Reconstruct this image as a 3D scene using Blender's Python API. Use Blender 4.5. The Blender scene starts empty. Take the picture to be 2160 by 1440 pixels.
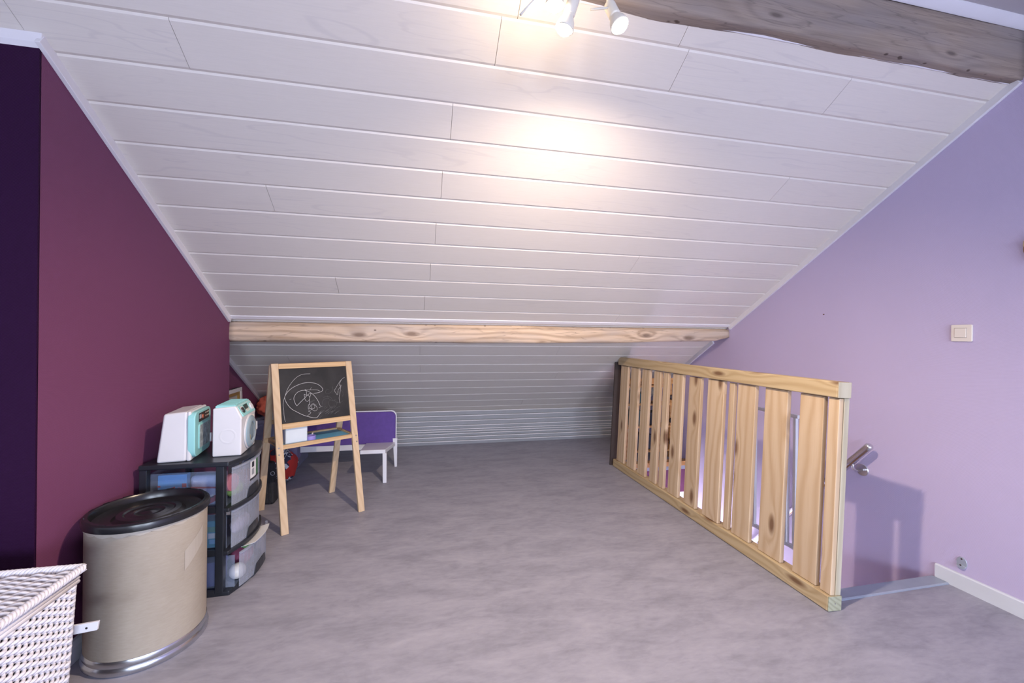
import bpy, bmesh, math, random
from mathutils import Vector, Matrix, noise

random.seed(7)
scene = bpy.context.scene
COL = scene.collection
PI = math.pi

# ---------------------------------------------------------------- camera
F_PX, PCY, YAW, ROLL, CAM_H = 888.4857, 707.3923, 0.216, 0.0108, 1.2
_fw = Vector((math.sin(YAW), math.cos(YAW), 0))
_r0 = Vector((math.cos(YAW), -math.sin(YAW), 0))
_u0 = _r0.cross(_fw)
_r = _r0 * math.cos(ROLL) + _u0 * math.sin(ROLL)
_u = _u0 * math.cos(ROLL) - _r0 * math.sin(ROLL)
CAM = Vector((0, 0, CAM_H))
cd = bpy.data.cameras.new('camera')
cd.sensor_fit = 'HORIZONTAL'; cd.sensor_width = 36.0
cd.lens = 36.0 * F_PX / 2160.0
cd.shift_y = -(720 - PCY) / 2160.0
cd.clip_start = 0.02
co = bpy.data.objects.new('camera', cd); COL.objects.link(co)
m = Matrix.Identity(4)
for i in range(3):
    m[i][0] = _r[i]; m[i][1] = _u[i]; m[i][2] = -_fw[i]; m[i][3] = CAM[i]
co.matrix_world = m
scene.camera = co

# ---------------------------------------------------------------- world, daylight, exposure
w = bpy.data.worlds.new('world'); scene.world = w; w.use_nodes = True
bg = w.node_tree.nodes['Background']
bg.inputs[0].default_value = (0.62, 0.75, 1.0, 1); bg.inputs[1].default_value = 0.35
vs = scene.view_settings
vs.view_transform = 'Standard'; vs.look = 'None'; vs.gamma = 1.0; vs.use_curve_mapping = False
vs.exposure = 0.22
DAY = (0.74, 0.84, 1.0)

def area(name, loc, target, sx, sy, watts, col):
    l = bpy.data.lights.new(name, 'AREA'); l.shape = 'RECTANGLE'; l.size = sx; l.size_y = sy
    l.energy = watts; l.color = col
    o = bpy.data.objects.new(name, l); COL.objects.link(o)
    o.location = loc
    o.rotation_euler = (Vector(target) - Vector(loc)).to_track_quat('-Z', 'Y').to_euler()
    return o

# cool daylight fill at two added roof windows, unseen behind the camera
area('daylight_fill', (1.45, -3.22, 1.25), (1.45, -2.69, 0.33), 1.1, 1.3, 185, DAY)
area('daylight_fill', (-0.35, -3.22, 1.25), (-0.35, -2.69, 0.33), 1.1, 1.3, 120, DAY)
# daylight of the storey below, coming up the stairwell
dl = area('daylight_downstairs', (1.83, 2.95, -1.25), (2.57, 3.0, -0.95), 1.1, 1.5, 170, (0.93, 0.95, 1.0))
dl.data.spread = math.radians(100)

# ---------------------------------------------------------------- photo pixel -> direction helpers
def ray(x, y):
    return _fw + _r * ((x - 1080) / F_PX) - _u * ((y - PCY) / F_PX)
def onX(x, y, X): d = ray(x, y); return CAM + d * (X / d.x)
def onY(x, y, Y): d = ray(x, y); return CAM + d * (Y / d.y)
def onZ(x, y, Z): d = ray(x, y); return CAM + d * ((Z - CAM_H) / d.z)

# ---------------------------------------------------------------- node helpers
class NT:
    def __init__(self, name):
        self.m = bpy.data.materials.new(name); self.m.use_nodes = True
        self.t = self.m.node_tree; self.b = self.t.nodes['Principled BSDF']
    def n(self, typ, **kw):
        o = self.t.nodes.new(typ)
        for k, v in kw.items(): setattr(o, k, v)
        return o
    def link(self, a, b): self.t.links.new(a, b)
    def set(self, sock, v):
        if hasattr(v, 'links') or isinstance(v, bpy.types.NodeSocket): self.link(v, sock)
        else: sock.default_value = v
    def math(self, op, a, b=0.0, c=0.0, clamp=False):
        o = self.n('ShaderNodeMath', operation=op); o.use_clamp = clamp
        for i, v in enumerate((a, b, c)): self.set(o.inputs[i], v)
        return o.outputs[0]
    def mix(self, f, a, b, mode='MIX'):
        o = self.n('ShaderNodeMix', data_type='RGBA', blend_type=mode)
        self.set(o.inputs[0], f); self.set(o.inputs[6], a); self.set(o.inputs[7], b)
        return o.outputs[2]
    def coord(self, rand=0.0):
        tc = self.n('ShaderNodeTexCoord')
        if not rand: return tc.outputs['Object']
        oi = self.n('ShaderNodeObjectInfo')
        v = self.n('ShaderNodeVectorMath', operation='ADD')
        self.link(tc.outputs['Object'], v.inputs[0])
        s = self.math('MULTIPLY', oi.outputs['Random'], rand)
        cmb = self.n('ShaderNodeCombineXYZ')
        for i in range(3): self.link(s, cmb.inputs[i])
        self.link(cmb.outputs[0], v.inputs[1])
        return v.outputs[0]
    def scaled(self, vec, sc):
        v = self.n('ShaderNodeVectorMath', operation='MULTIPLY')
        self.link(vec, v.inputs[0]); v.inputs[1].default_value = sc
        return v.outputs[0]
    def noise(self, vec, scale, detail=3, rough=.5, dist=0.0):
        o = self.n('ShaderNodeTexNoise'); self.link(vec, o.inputs['Vector'])
        o.inputs['Scale'].default_value = scale; o.inputs['Detail'].default_value = detail
        o.inputs['Roughness'].default_value = rough; o.inputs['Distortion'].default_value = dist
        return o.outputs['Fac']
    def ramp(self, fac, stops, interp='LINEAR'):
        o = self.n('ShaderNodeValToRGB'); self.link(fac, o.inputs[0]); cr = o.color_ramp
        cr.interpolation = interp
        while len(cr.elements) < len(stops): cr.elements.new(.5)
        for e, (p, c) in zip(cr.elements, stops):
            e.position = p; e.color = (*c, 1) if len(c) == 3 else c
        return o.outputs[0]
    def bump(self, h, strength=.3, dist=.001):
        o = self.n('ShaderNodeBump'); self.link(h, o.inputs['Height'])
        o.inputs['Strength'].default_value = strength; o.inputs['Distance'].default_value = dist
        self.link(o.outputs[0], self.b.inputs['Normal'])
    def color(self, c): self.set(self.b.inputs['Base Color'], c)
    def props(self, rough=.5, metal=0.0, spec=.5):
        self.b.inputs['Roughness'].default_value = rough
        self.b.inputs['Metallic'].default_value = metal
        self.b.inputs['Specular IOR Level'].default_value = spec
        return self.m

def srgb(r, g, b):
    f = lambda c: (c / 12.92 if c <= .04045 else ((c + .055) / 1.055) ** 2.4)
    return (f(r / 255), f(g / 255), f(b / 255), 1.0)

def plain(name, col, rough=.5, metal=0.0, var=.06, nscale=12, spec=.5):
    """plain coloured material with a faint procedural mottling"""
    t = NT(name); v = t.coord(3.0)
    f = t.noise(v, nscale, 3)
    dark = tuple(c * (1 - var * 2) for c in col[:3]) + (1,)
    lite = tuple(min(1, c * (1 + var)) for c in col[:3]) + (1,)
    t.color(t.mix(f, dark, lite))
    return t.props(rough, metal, spec)

def wood(name, light, dark, axis, knot_col, ring=95., knotk=(7., 2.6), knot_gate=.45, knot_r=.17, rough=.62, rand=9.0, tint=.18, holes=0.0, grey=None, wt=(.42, .3, .45)):
    t = NT(name); v = t.coord(rand)
    sep = t.n('ShaderNodeSeparateXYZ'); t.link(v, sep.inputs[0])
    X, Y, Z = sep.outputs
    along = {'X': X, 'Y': Y, 'Z': Z}[axis]
    o1, o2 = {'X': (Z, Y), 'Y': (Z, X), 'Z': (Y, X)}[axis]
    across = t.math('ADD', o1, t.math('MULTIPLY', o2, .73))
    # stretched coordinates
    def cmb(a, b, c):
        o = t.n('ShaderNodeCombineXYZ')
        for i, (s, k) in enumerate((a, b, c)): t.link(t.math('MULTIPLY', s, k), o.inputs[i])
        return o.outputs[0]
    warp = t.noise(cmb((o1, 5), (o2, 5), (along, 1.3)), 1.0, 2)
    vor = t.n('ShaderNodeTexVoronoi'); vor.voronoi_dimensions = '2D'; vor.inputs['Scale'].default_value = 1.0
    t.link(cmb((o1, knotk[0]), (along, knotk[1]), (o2, 0.0)), vor.inputs['Vector'])
    d = vor.outputs['Distance']
    sc = t.n('ShaderNodeSeparateColor'); t.link(vor.outputs['Color'], sc.inputs[0])
    gate = t.math('GREATER_THAN', sc.outputs[0], knot_gate)
    bump = t.math('MULTIPLY', t.math('POWER', 2.718, t.math('MULTIPLY', t.math('MULTIPLY', d, d), -22.)), gate)
    phase = t.math('ADD', t.math('MULTIPLY', across, ring), t.math('ADD', t.math('MULTIPLY', warp, 16.), t.math('MULTIPLY', bump, 9.)))
    rings = t.math('MULTIPLY_ADD', t.math('SINE', phase), .5, .5)
    rings = t.math('POWER', rings, 1.7)
    fine = t.noise(cmb((o1, 160), (o2, 160), (along, 6)), 1.0, 2)
    broad = t.noise(cmb((o1, 14), (o2, 14), (along, 1.1)), 1.0, 2)
    f = t.math('ADD', t.math('MULTIPLY', rings, wt[0]), t.math('ADD', t.math('MULTIPLY', fine, wt[1]), t.math('MULTIPLY', broad, wt[2])))
    col = t.ramp(f, [(.2, light[:3]), (.95, dark[:3])])
    oi = t.n('ShaderNodeObjectInfo')
    tn = t.math('MULTIPLY', oi.outputs['Random'], tint)
    col = t.mix(tn, col, tuple(c * .62 for c in dark[:3]) + (1,))
    if grey is not None:
        g = t.ramp(t.noise(cmb((o1, 9), (o2, 9), (along, 2.0)), 1.0, 3), [(.42, (0, 0, 0)), (.68, (1, 1, 1))])
        col = t.mix(t.math('MULTIPLY', g, .7), col, grey)
    km = t.math('MULTIPLY', t.ramp(d, [(knot_r * .35, (1, 1, 1)), (knot_r, (0, 0, 0))]), gate)
    col = t.mix(t.math('MULTIPLY', km, .85), col, knot_col)
    if holes:
        v2 = t.n('ShaderNodeTexVoronoi'); v2.inputs['Scale'].default_value = 1.0
        t.link(cmb((o1, 34), (o2, 34), (along, 19)), v2.inputs['Vector'])
        s2 = t.n('ShaderNodeSeparateColor'); t.link(v2.outputs['Color'], s2.inputs[0])
        hm = t.math('MULTIPLY', t.ramp(v2.outputs['Distance'], [(.14, (1, 1, 1)), (.24, (0, 0, 0))]), t.math('GREATER_THAN', s2.outputs[1], 1 - holes))
        col = t.mix(t.math('MULTIPLY', hm, .85), col, (.05, .03, .022, 1))
        crack = t.ramp(t.noise(cmb((o1, 20), (o2, 20), (along, 1.6)), 1.0, 3, .5, .3), [(.485, (0, 0, 0)), (.5, (1, 1, 1)), (.515, (0, 0, 0))])
        col = t.mix(t.math('MULTIPLY', crack, .32), col, (.06, .045, .04, 1))
    t.color(col)
    t.bump(f, .25, .002)
    return t.props(rough)

# ---------------------------------------------------------------- materials
M = {}
def wallpaper(name, col, bump=.35, k=2 * PI / .0062, spec=.3):
    t = NT(name); v = t.coord()
    s = t.n('ShaderNodeSeparateXYZ'); t.link(v, s.inputs[0])
    h = t.math('ADD', s.outputs[0], s.outputs[1])
    a = t.math('SINE', t.math('MULTIPLY', t.math('ADD', h, t.math('MULTIPLY', s.outputs[2], .6)), k))
    b = t.math('SINE', t.math('MULTIPLY', t.math('SUBTRACT', h, t.math('MULTIPLY', s.outputs[2], 1.5)), k * .8))
    hh = t.math('MULTIPLY', a, b)
    f = t.noise(v, 1.4, 4)
    t.color(t.mix(f, tuple(c * .93 for c in col[:3]) + (1,), tuple(min(1, c * 1.05) for c in col[:3]) + (1,)))
    t.bump(hh, bump, .0012)
    return t.props(.62, 0, spec)
M['lavender'] = wallpaper('lavender_wallpaper', (.51, .443, .64))
M['purple'] = wallpaper('purple_wallpaper', (.165, .049, .115))
M['purple_shaded'] = wallpaper('shaded_purple_wallpaper', (.022, .0030, .028), spec=.12)  # darker copy of the purple: shade of the chimney front in the colour
M['white_plaster'] = wallpaper('white_wallpaper', (.80, .79, .82))
M['trim'] = plain('white_pvc_trim', (.72, .70, .74, 1), .35, var=.02)
M['skirting'] = plain('white_skirting', (.62, .64, .69, 1), .4, var=.03)

def floor_mat():
    t = NT('lilac_grey_vinyl'); v = t.coord()
    rot = t.n('ShaderNodeMapping'); t.link(v, rot.inputs[0])
    rot.inputs['Rotation'].default_value = (0, 0, math.radians(24)); rot.inputs['Scale'].default_value = (1.0, 2.6, 1)
    a = t.noise(rot.outputs[0], 3.2, 6, .62, .6)
    b = t.noise(rot.outputs[0], 17, 4, .6, .4)
    f = t.math('ADD', t.math('MULTIPLY', a, .65), t.math('MULTIPLY', b, .35))
    t.color(t.ramp(f, [(.30, (.198, .196, .240)), (.52, (.288, .283, .340)), (.72, (.35, .342, .402))]))
    t.bump(b, .05, .001)
    return t.props(.5, 0, .35)
M['floor'] = floor_mat()

def panel_mat():
    t = NT('white_woodgrain_panel'); v = t.coord(5.0)
    s = t.scaled(v, (1.6, 16, 16))
    warp = t.noise(s, .7, 2, .5, .6)
    line = t.math('SINE', t.math('MULTIPLY', warp, 46))
    ln = t.ramp(line, [(.86, (0, 0, 0)), (1.0, (1, 1, 1))])
    gate = t.ramp(t.noise(t.scaled(v, (.9, 4, 4)), 1.0, 2), [(.47, (0, 0, 0)), (.62, (1, 1, 1))])
    fine = t.noise(t.scaled(v, (10, 240, 240)), 1.0, 2)
    base = t.mix(fine, (.645, .60, .56, 1), (.71, .66, .615, 1))
    t.color(t.mix(t.math('MULTIPLY', t.math('MULTIPLY', ln, gate), .32), base, (.53, .49, .49, 1)))
    t.bump(fine, .05, .0006)
    return t.props(.42, 0, .4)
M['panel'] = panel_mat()
M['strip'] = plain('shaded_white_strip', (.42, .435, .475, 1), .45, var=.04)  # shade on the low back wall put into the strip colour
M['flat_ceiling'] = plain('white_ceiling_paint', (.50, .47, .50, 1), .7, var=.03, nscale=3)
LIGHTP, DARKP = (.66, .515, .36), (.50, .345, .205)
KNOT = (.135, .058, .025, 1)
M['slat'] = wood('pine_slat', LIGHTP, DARKP, 'Z', KNOT, ring=120, rand=9)
M['rail'] = wood('pressure_treated_pine_rail', (.56, .44, .27), (.40, .285, .15), 'Y', KNOT, ring=150, knotk=(9, 2.4), rand=3)
M['post'] = wood('pressure_treated_pine_post', (.56, .51, .39), (.42, .36, .25), 'Z', KNOT, ring=170, rand=4)
M['endgrain'] = wood('pine_end_grain', (.40, .40, .29), (.24, .24, .16), 'Y', (.1, .08, .05, 1), ring=300, knot_gate=2, rand=1)
M['beech'] = wood('beech', (.62, .465, .31), (.52, .365, .225), 'Z', (.4, .23, .11, 1), ring=260, knot_gate=.96, tint=.08)
M['beech_h'] = wood('beech_rail', (.64, .44, .25), (.50, .32, .16), 'X', (.4, .23, .11, 1), ring=260, knot_gate=.96, tint=.08)
M['beam_low'] = wood('pale_old_beam', (.74, .565, .415), (.37, .26, .175), 'X', (.17, .11, .08, 1), ring=130, knotk=(6, 2.2), knot_gate=.35, knot_r=.14, rough=.8, holes=.30, grey=(.42, .36, .33, 1), tint=0, wt=(.42, .5, .4))
M['beam_top'] = wood('grey_old_beam', (.38, .30, .245), (.165, .125, .105), 'X', (.10, .075, .065, 1), ring=90, knotk=(5, 1.6), knot_gate=.6, knot_r=.065, rough=.85, holes=.4, grey=(.24, .21, .21, 1), tint=0, wt=(.2, .6, .4))
M['pine_shelf'] = wood('orange_pine', (.60, .33, .13), (.42, .20, .065), 'X', KNOT, ring=120, tint=.1)
M['dark_wood'] = plain('dark_stained_wood', (.045, .028, .025, 1), .6)
M['black'] = plain('black_plastic', (.016, .019, .027, 1), .34, var=.15)
M['blackgloss'] = plain('black_lid_plastic', (.011, .011, .014, 1), .27, var=.1)
M['cardboard'] = None
def card():
    t = NT('kraft_fibreboard'); v = t.coord()
    a = t.noise(t.scaled(v, (40, 40, 200)), 1.0, 3); b = t.noise(v, 5, 3)
    f = t.math('ADD', t.math('MULTIPLY', a, .4), t.math('MULTIPLY', b, .6))
    t.color(t.ramp(f, [(.25, (.29, .25, .205)), (.75, (.385, .34, .285))]))
    return t.props(.75, 0, .3)
M['cardboard'] = card()
M['steel'] = plain('galvanised_steel', (.62, .64, .68, 1), .24, 1.0, var=.05)
M['brushed'] = plain('brushed_stainless', (.72, .72, .74, 1), .26, 1.0, var=.05, nscale=60)
M['white_pl'] = plain('white_plastic', (.62, .62, .65, 1), .38, var=.02)
M['white_paint'] = plain('white_lacquer', (.68, .68, .74, 1), .35, var=.03)
M['teal'] = plain('turquoise_plastic', (.28, .60, .61, 1), .35, var=.03)
M['tapew'] = plain('clear_packing_tape', (.40, .36, .315, 1), .3, var=.05)
M['wicker'] = plain('white_painted_wicker', (.70, .69, .76, 1), .5, var=.06, nscale=40)
M['switch'] = plain('cream_plastic', (.74, .68, .62, 1), .35, var=.02)
M['chrome'] = plain('chromed_metal', (.50, .55, .62, 1), .3, .55)
M['grey_metal'] = plain('grey_aluminium_trim', (.33, .37, .46, 1), .4, .3)
M['violet'] = plain('violet_fabric', (.105, .055, .275, 1), .8, var=.12, nscale=30)
M['screw'] = plain('zinc_screw', (.6, .6, .6, 1), .3, 1.0)
M['lampwhite'] = plain('ivory_lamp_enamel', (.76, .70, .60, 1), .4, var=.02)
M['red_paper'] = None

def fabric_crumple(name, c1, c2, scale=9):
    t = NT(name); v = t.coord()
    f = t.noise(v, scale, 4, .6, .8)
    t.color(t.mix(f, c1, c2)); t.bump(f, .7, .01)
    return t.props(.7)
M['red_paper'] = fabric_crumple('red_crumpled_fabric', (.55, .09, .06, 1), (.80, .22, .15, 1), 14)
M['leather'] = fabric_crumple('black_leather', (.010, .011, .015, 1), (.02, .022, .03, 1), 30)

def clear(name, tint, alpha, rough=.25, ribs=False):
    t = NT(name)
    out = t.t.nodes['Material Output']
    tr = t.n('ShaderNodeBsdfTransparent'); tr.inputs[0].default_value = (.96, .97, 1, 1)
    mx = t.n('ShaderNodeMixShader')
    v = t.coord()
    f = t.noise(v, 9, 3)
    t.color(t.mix(f, tuple(c * .9 for c in tint[:3]) + (1,), tint))
    a = t.math('MULTIPLY_ADD', f, .2, alpha - .1)
    if ribs:
        s = t.n('ShaderNodeSeparateXYZ'); t.link(v, s.inputs[0])
        r = t.math('SINE', t.math('MULTIPLY', s.outputs[2], 2 * PI / .0075))
        t.bump(r, .35, .001)
    t.props(rough)
    t.link(a, mx.inputs[0]); t.link(tr.outputs[0], mx.inputs[1]); t.link(t.b.outputs[0], mx.inputs[2])
    t.link(mx.outputs[0], out.inputs[0])
    return t.m
M['drawer'] = clear('frosted_drawer_plastic', (.50, .54, .64, 1), .34, .3, True)
M['tub'] = clear('clear_tub_plastic', (.42, .50, .66, 1), .15, .2)
M['box_clear'] = clear('clear_box_plastic', (.44, .44, .62, 1), .40, .2)
M['glass'] = clear('porthole_plastic', (.30, .40, .46, 1), .35, .12)

def emit(name, col, s):
    t = NT(name); t.color(col); t.b.inputs['Emission Color'].default_value = col
    t.b.inputs['Emission Strength'].default_value = s
    return t.m
M['bulb'] = emit('lit_bulb', (1.0, .86, .66, 1), 28)

# ---------------------------------------------------------------- mesh helpers
class MB:
    def __init__(self): self.v = []; self.f = []
    def add(self, vs, fs):
        o = len(self.v); self.v += [tuple(p) for p in vs]; self.f += [tuple(i + o for i in f) for f in fs]; return self
    def box(self, x0, x1, y0, y1, z0, z1):
        return self.hexa([(x0, y0, z0), (x1, y0, z0), (x1, y1, z0), (x0, y1, z0), (x0, y0, z1), (x1, y0, z1), (x1, y1, z1), (x0, y1, z1)])
    def hexa(self, p):
        return self.add(p, [(0, 3, 2, 1), (4, 5, 6, 7), (0, 1, 5, 4), (1, 2, 6, 5), (2, 3, 7, 6), (3, 0, 4, 7)])
    def prism(self, poly, axis, a, b):
        """extrude a 2-D polygon along an axis. poly in the two other axes (cyclic order)"""
        def mk(p, t):
            return {'X': (t, p[0], p[1]), 'Y': (p[0], t, p[1]), 'Z': (p[0], p[1], t)}[axis]
        n = len(poly); vs = [mk(p, a) for p in poly] + [mk(p, b) for p in poly]
        fs = [tuple(range(n - 1, -1, -1)), tuple(range(n, 2 * n))] + [(i, (i + 1) % n, n + (i + 1) % n, n + i) for i in range(n)]
        return self.add(vs, fs)
    def bar(self, p, q, w, d, up=(0, 0, 1)):
        """rectangular bar from p to q, width w (sideways), depth d"""
        p = Vector(p); q = Vector(q); t = (q - p).normalized(); s = t.cross(Vector(up))
        if s.length < 1e-4: s = t.cross(Vector((1, 0, 0)))
        s.normalize(); n = s.cross(t)
        c = [(-1, -1), (1, -1), (1, 1), (-1, 1)]
        vs = [p + s * (a * w / 2) + n * (b * d / 2) for a, b in c] + [q + s * (a * w / 2) + n * (b * d / 2) for a, b in c]
        return self.hexa(vs)
    def tube(self, path, r, seg=8, caps=True):
        path = [Vector(p) for p in path]; n = len(path); base = len(self.v); prev = None
        rs = r if isinstance(r, (list, tuple)) else [r] * n
        for i, p in enumerate(path):
            t = (path[min(i + 1, n - 1)] - path[max(i - 1, 0)]).normalized()
            if prev is None:
                s = t.orthogonal().normalized()
            else:
                s = (prev - t * prev.dot(t)); s = s.normalized() if s.length > 1e-6 else t.orthogonal().normalized()
            prev = s; b = t.cross(s)
            for k in range(seg):
                a = 2 * PI * k / seg
                self.v.append(tuple(p + (s * math.cos(a) + b * math.sin(a)) * rs[i]))
        for i in range(n - 1):
            for k in range(seg):
                k2 = (k + 1) % seg
                self.f.append((base + i * seg + k, base + i * seg + k2, base + (i + 1) * seg + k2, base + (i + 1) * seg + k))
        if caps:
            self.f.append(tuple(base + k for k in range(seg - 1, -1, -1)))
            self.f.append(tuple(base + (n - 1) * seg + k for k in range(seg)))
        return self
    def lathe(self, prof, seg=48, c=(0, 0, 0), ax=None, caps=True):
        """revolve (r,z) profile about Z (or the axis ax)"""
        base = len(self.v); c = Vector(c)
        if ax is None: e1, e2, e3 = Vector((1, 0, 0)), Vector((0, 1, 0)), Vector((0, 0, 1))
        else:
            e3 = Vector(ax).normalized(); e1 = e3.orthogonal().normalized(); e2 = e3.cross(e1)
        for r, z in prof:
            for k in range(seg):
                a = 2 * PI * k / seg
                self.v.append(tuple(c + e1 * (r * math.cos(a)) + e2 * (r * math.sin(a)) + e3 * z))
        for i in range(len(prof) - 1):
            for k in range(seg):
                k2 = (k + 1) % seg
                self.f.append((base + i * seg + k, base + i * seg + k2, base + (i + 1) * seg + k2, base + (i + 1) * seg + k))
        if caps:
            self.f.append(tuple(base + k for k in range(seg - 1, -1, -1)))
            self.f.append(tuple(base + (len(prof) - 1) * seg + k for k in range(seg)))
        return self
    def quad(self, a, b, c, d): return self.add([a, b, c, d], [(0, 1, 2, 3)])
    def build(self, name, mat, parent=None, smooth=False, bevel=0, label=None, kind=None, seg=2, sub=0):
        me = bpy.data.meshes.new(name); me.from_pydata(self.v, [], self.f)
        bm = bmesh.new(); bm.from_mesh(me); bmesh.ops.recalc_face_normals(bm, faces=bm.faces); bm.to_mesh(me); bm.free()
        me.materials.append(mat)
        o = bpy.data.objects.new(name, me); COL.objects.link(o)
        if parent is not None: o.parent = parent
        if smooth:
            for p in me.polygons: p.use_smooth = True
        if bevel:
            b = o.modifiers.new('bevel', 'BEVEL'); b.width = bevel; b.segments = seg; b.limit_method = 'ANGLE'; b.angle_limit = .6
            b.harden_normals = True
            for p in me.polygons: p.use_smooth = True
        if sub:
            s = o.modifiers.new('sub', 'SUBSURF'); s.levels = sub; s.render_levels = sub
        if label: o['label'] = label
        if kind: o['kind'] = kind
        return o

def smooth_by_angle(o, ang=.7):
    me = o.data
    bm = bmesh.new(); bm.from_mesh(me)
    for f in bm.faces: f.smooth = True
    for e in bm.edges:
        e.smooth = not (len(e.link_faces) == 2 and e.calc_face_angle(0) > ang)
    bm.to_mesh(me); bm.free()
    return o

def thing(name, label, cat, loc=(0, 0, 0), rotz=0.0, group=None):
    o = bpy.data.objects.new(name, None); COL.objects.link(o)
    o.empty_display_size = .1
    o.location = loc; o.rotation_euler = (0, 0, rotz); o['label'] = label; o['category'] = cat
    if group: o['group'] = group
    return o
def tag(o, label, cat, group=None):
    o['label'] = label; o['category'] = cat
    if group: o['group'] = group
    return o
def struct(o, label=None):
    o['kind'] = 'structure'
    if label: o['label'] = label
    return o
def rrect(x0, x1, y0, y1, r, n=5, corners=(1, 1, 1, 1)):
    """rounded rectangle polygon; corners = (x0y0, x1y0, x1y1, x0y1)"""
    pts = []
    for (cx, cy, a0, on) in ((x0, y0, PI, corners[0]), (x1, y0, 1.5 * PI, corners[1]), (x1, y1, 0, corners[2]), (x0, y1, .5 * PI, corners[3])):
        if not on: pts.append((cx, cy)); continue
        ox = cx + (r if cx == x0 else -r); oy = cy + (r if cy == y0 else -r)
        for i in range(n + 1):
            a = a0 + .5 * PI * i / n
            pts.append((ox + r * math.cos(a), oy + r * math.sin(a)))
    return pts

# ================================================================ the setting
XL, XR = -1.222, 2.570          # chimney side wall, right wall
SL = .5433; CA, SA = math.cos(SL), math.sin(SL)
PY0, PZ0, BW = 1.4351, 2.3027, .1646
YK = 4.655                      # knee wall
def pz(y): return PZ0 - (y - PY0) * math.tan(SL)
def sp(k, x, d=0.0):            # point on the slope: k boards down, d = depth behind the face
    s = k * BW
    return Vector((x, PY0 + s * CA + d * SA, PZ0 - s * SA + d * CA))

fl = MB().box(-2.2, 1.80, -4.0, YK + .06, -.22, 0).box(1.80, XR, -4.0, 1.585, -.22, 0).box(1.80, XR, 3.66, YK + .06, -.22, 0)
struct(fl.build('floor', M['floor']), 'mottled lilac grey vinyl floor')

# sloped ceiling: backing + individual boards
bk = MB(); a0, a1 = sp(-.75, -2.2, .014), sp(22.95, -2.2, .014)
bk.hexa([sp(-.75, -2.2, .014), sp(-.75, XR, .014), sp(22.95, XR, .014), sp(22.95, -2.2, .014), sp(-.75, -2.2, .05), sp(-.75, XR, .05), sp(22.95, XR, .05), sp(22.95, -2.2, .05)])
ceil = struct(bk.build('ceiling', M['panel']), 'sloping ceiling lined with white wood-grain boards')
def board(k0, k1, x0, x1, first=False):
    mb = MB(); g1 = .007 / BW; g2 = .010 / BW
    prof = [(k0, .0045), (k0 + g1, 0), (k1 - g2, 0), (k1, .0045), (k1, .013), (k0, .013)]
    if first: prof[0] = (k0, 0); prof[1] = (k0 + .001, 0)
    n = len(prof)
    vs = [sp(k, x0 + .0008, d) for k, d in prof] + [sp(k, x1 - .0008, d) for k, d in prof]
    mb.add(vs, [tuple(range(n)), tuple(range(2 * n - 1, n - 1, -1))] + [(i, (i + 1) % n, n + (i + 1) % n, n + i) for i in range(n)])
    return mb.build('ceiling_board', M['panel'], ceil)
joints = {-1: [.322, .95], 0: [.267, 1.0, 1.778], 1: [-1.253, -.808], 2: [.122], 3: [1.9], 4: [.097], 5: [-.7], 6: [.08], 7: [1.35], 8: [.06], 9: [-.5], 10: [.03], 11: [1.5], 12: [.01], 13: [-.6], 14: [.005, 1.172], 15: [-1.0], 16: [.009], 17: [1.3], 18: [.016], 19: [-.4], 20: [.023], 21: [1.1], 22: [.03]}
for k in range(-1, 23):
    k0, k1 = float(k), float(k + 1)
    if k == -1: k0 = -.66
    if k == 22: k1 = 22.86
    xl = -2.19 if k < 2 else (-1.24 if k < 11 else -1.425)
    xs = [xl] + sorted(j for j in joints.get(k, []) if j > xl) + [XR + .004]
    for p, q in zip(xs[:-1], xs[1:]): board(k0, k1, p, q, k == -1)

# knee wall of narrow lining strips
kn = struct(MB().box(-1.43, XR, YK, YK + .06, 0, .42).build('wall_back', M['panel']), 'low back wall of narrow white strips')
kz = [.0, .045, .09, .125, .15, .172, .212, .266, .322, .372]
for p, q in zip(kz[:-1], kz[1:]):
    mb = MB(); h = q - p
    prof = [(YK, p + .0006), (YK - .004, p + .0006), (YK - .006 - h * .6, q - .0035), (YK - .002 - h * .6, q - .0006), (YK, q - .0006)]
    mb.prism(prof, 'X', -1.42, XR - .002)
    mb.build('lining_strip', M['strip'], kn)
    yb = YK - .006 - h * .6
    MB().box(-1.42, XR - .002, yb - .003, yb + .004, q - .0065, q - .0005).build('strip_lit_edge', M['trim'], kn)  # white edge added to draw the lit line along each ledge

# flat ceiling above the upper beam, opposite slope, room behind the camera
struct(MB().box(-2.2, XR, -.95, 1.33, 2.585, 2.65).build('ceiling_flat', M['flat_ceiling']), 'flat pale ceiling above the upper beam')
def oslope(x0, x1, t0, t1):     # opposite slope strips
    A = Vector((0, -.95, 2.6)); B = Vector((0, -4.0, .85)); n = Vector((0, -.498, .867)) * .06
    p = A.lerp(B, t0); q = A.lerp(B, t1)
    return [Vector((x0, p.y, p.z)), Vector((x1, p.y, p.z)), Vector((x1, q.y, q.z)), Vector((x0, q.y, q.z))] + [Vector((x0, p.y, p.z)) + n, Vector((x1, p.y, p.z)) + n, Vector((x1, q.y, q.z)) + n, Vector((x0, q.y, q.z)) + n]
os_ = MB()
for a in ((-2.2, XR, 0, .55), (-2.2, XR, .95, 1.02), (-2.2, -.95, .55, .95), (.25, .85, .55, .95), (2.05, XR, .55, .95)): os_.hexa(oslope(*a))
struct(os_.build('ceiling_rear', M['flat_ceiling']), 'opposite roof slope with two added window openings')
for i, (x0, x1) in enumerate(((-.95, .25), (.85, 2.05))):  # frames added around the unseen fill lights
    wf = MB()
    for a in ((x0, x1, .55, .57), (x0, x1, .93, .95), (x0, x0 + .06, .55, .95), (x1 - .06, x1, .55, .95)): wf.hexa(oslope(*a))
    wo = struct(wf.build('window_%d' % (i + 1), M['white_paint']), 'added roof window, unseen behind the viewer')
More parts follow.
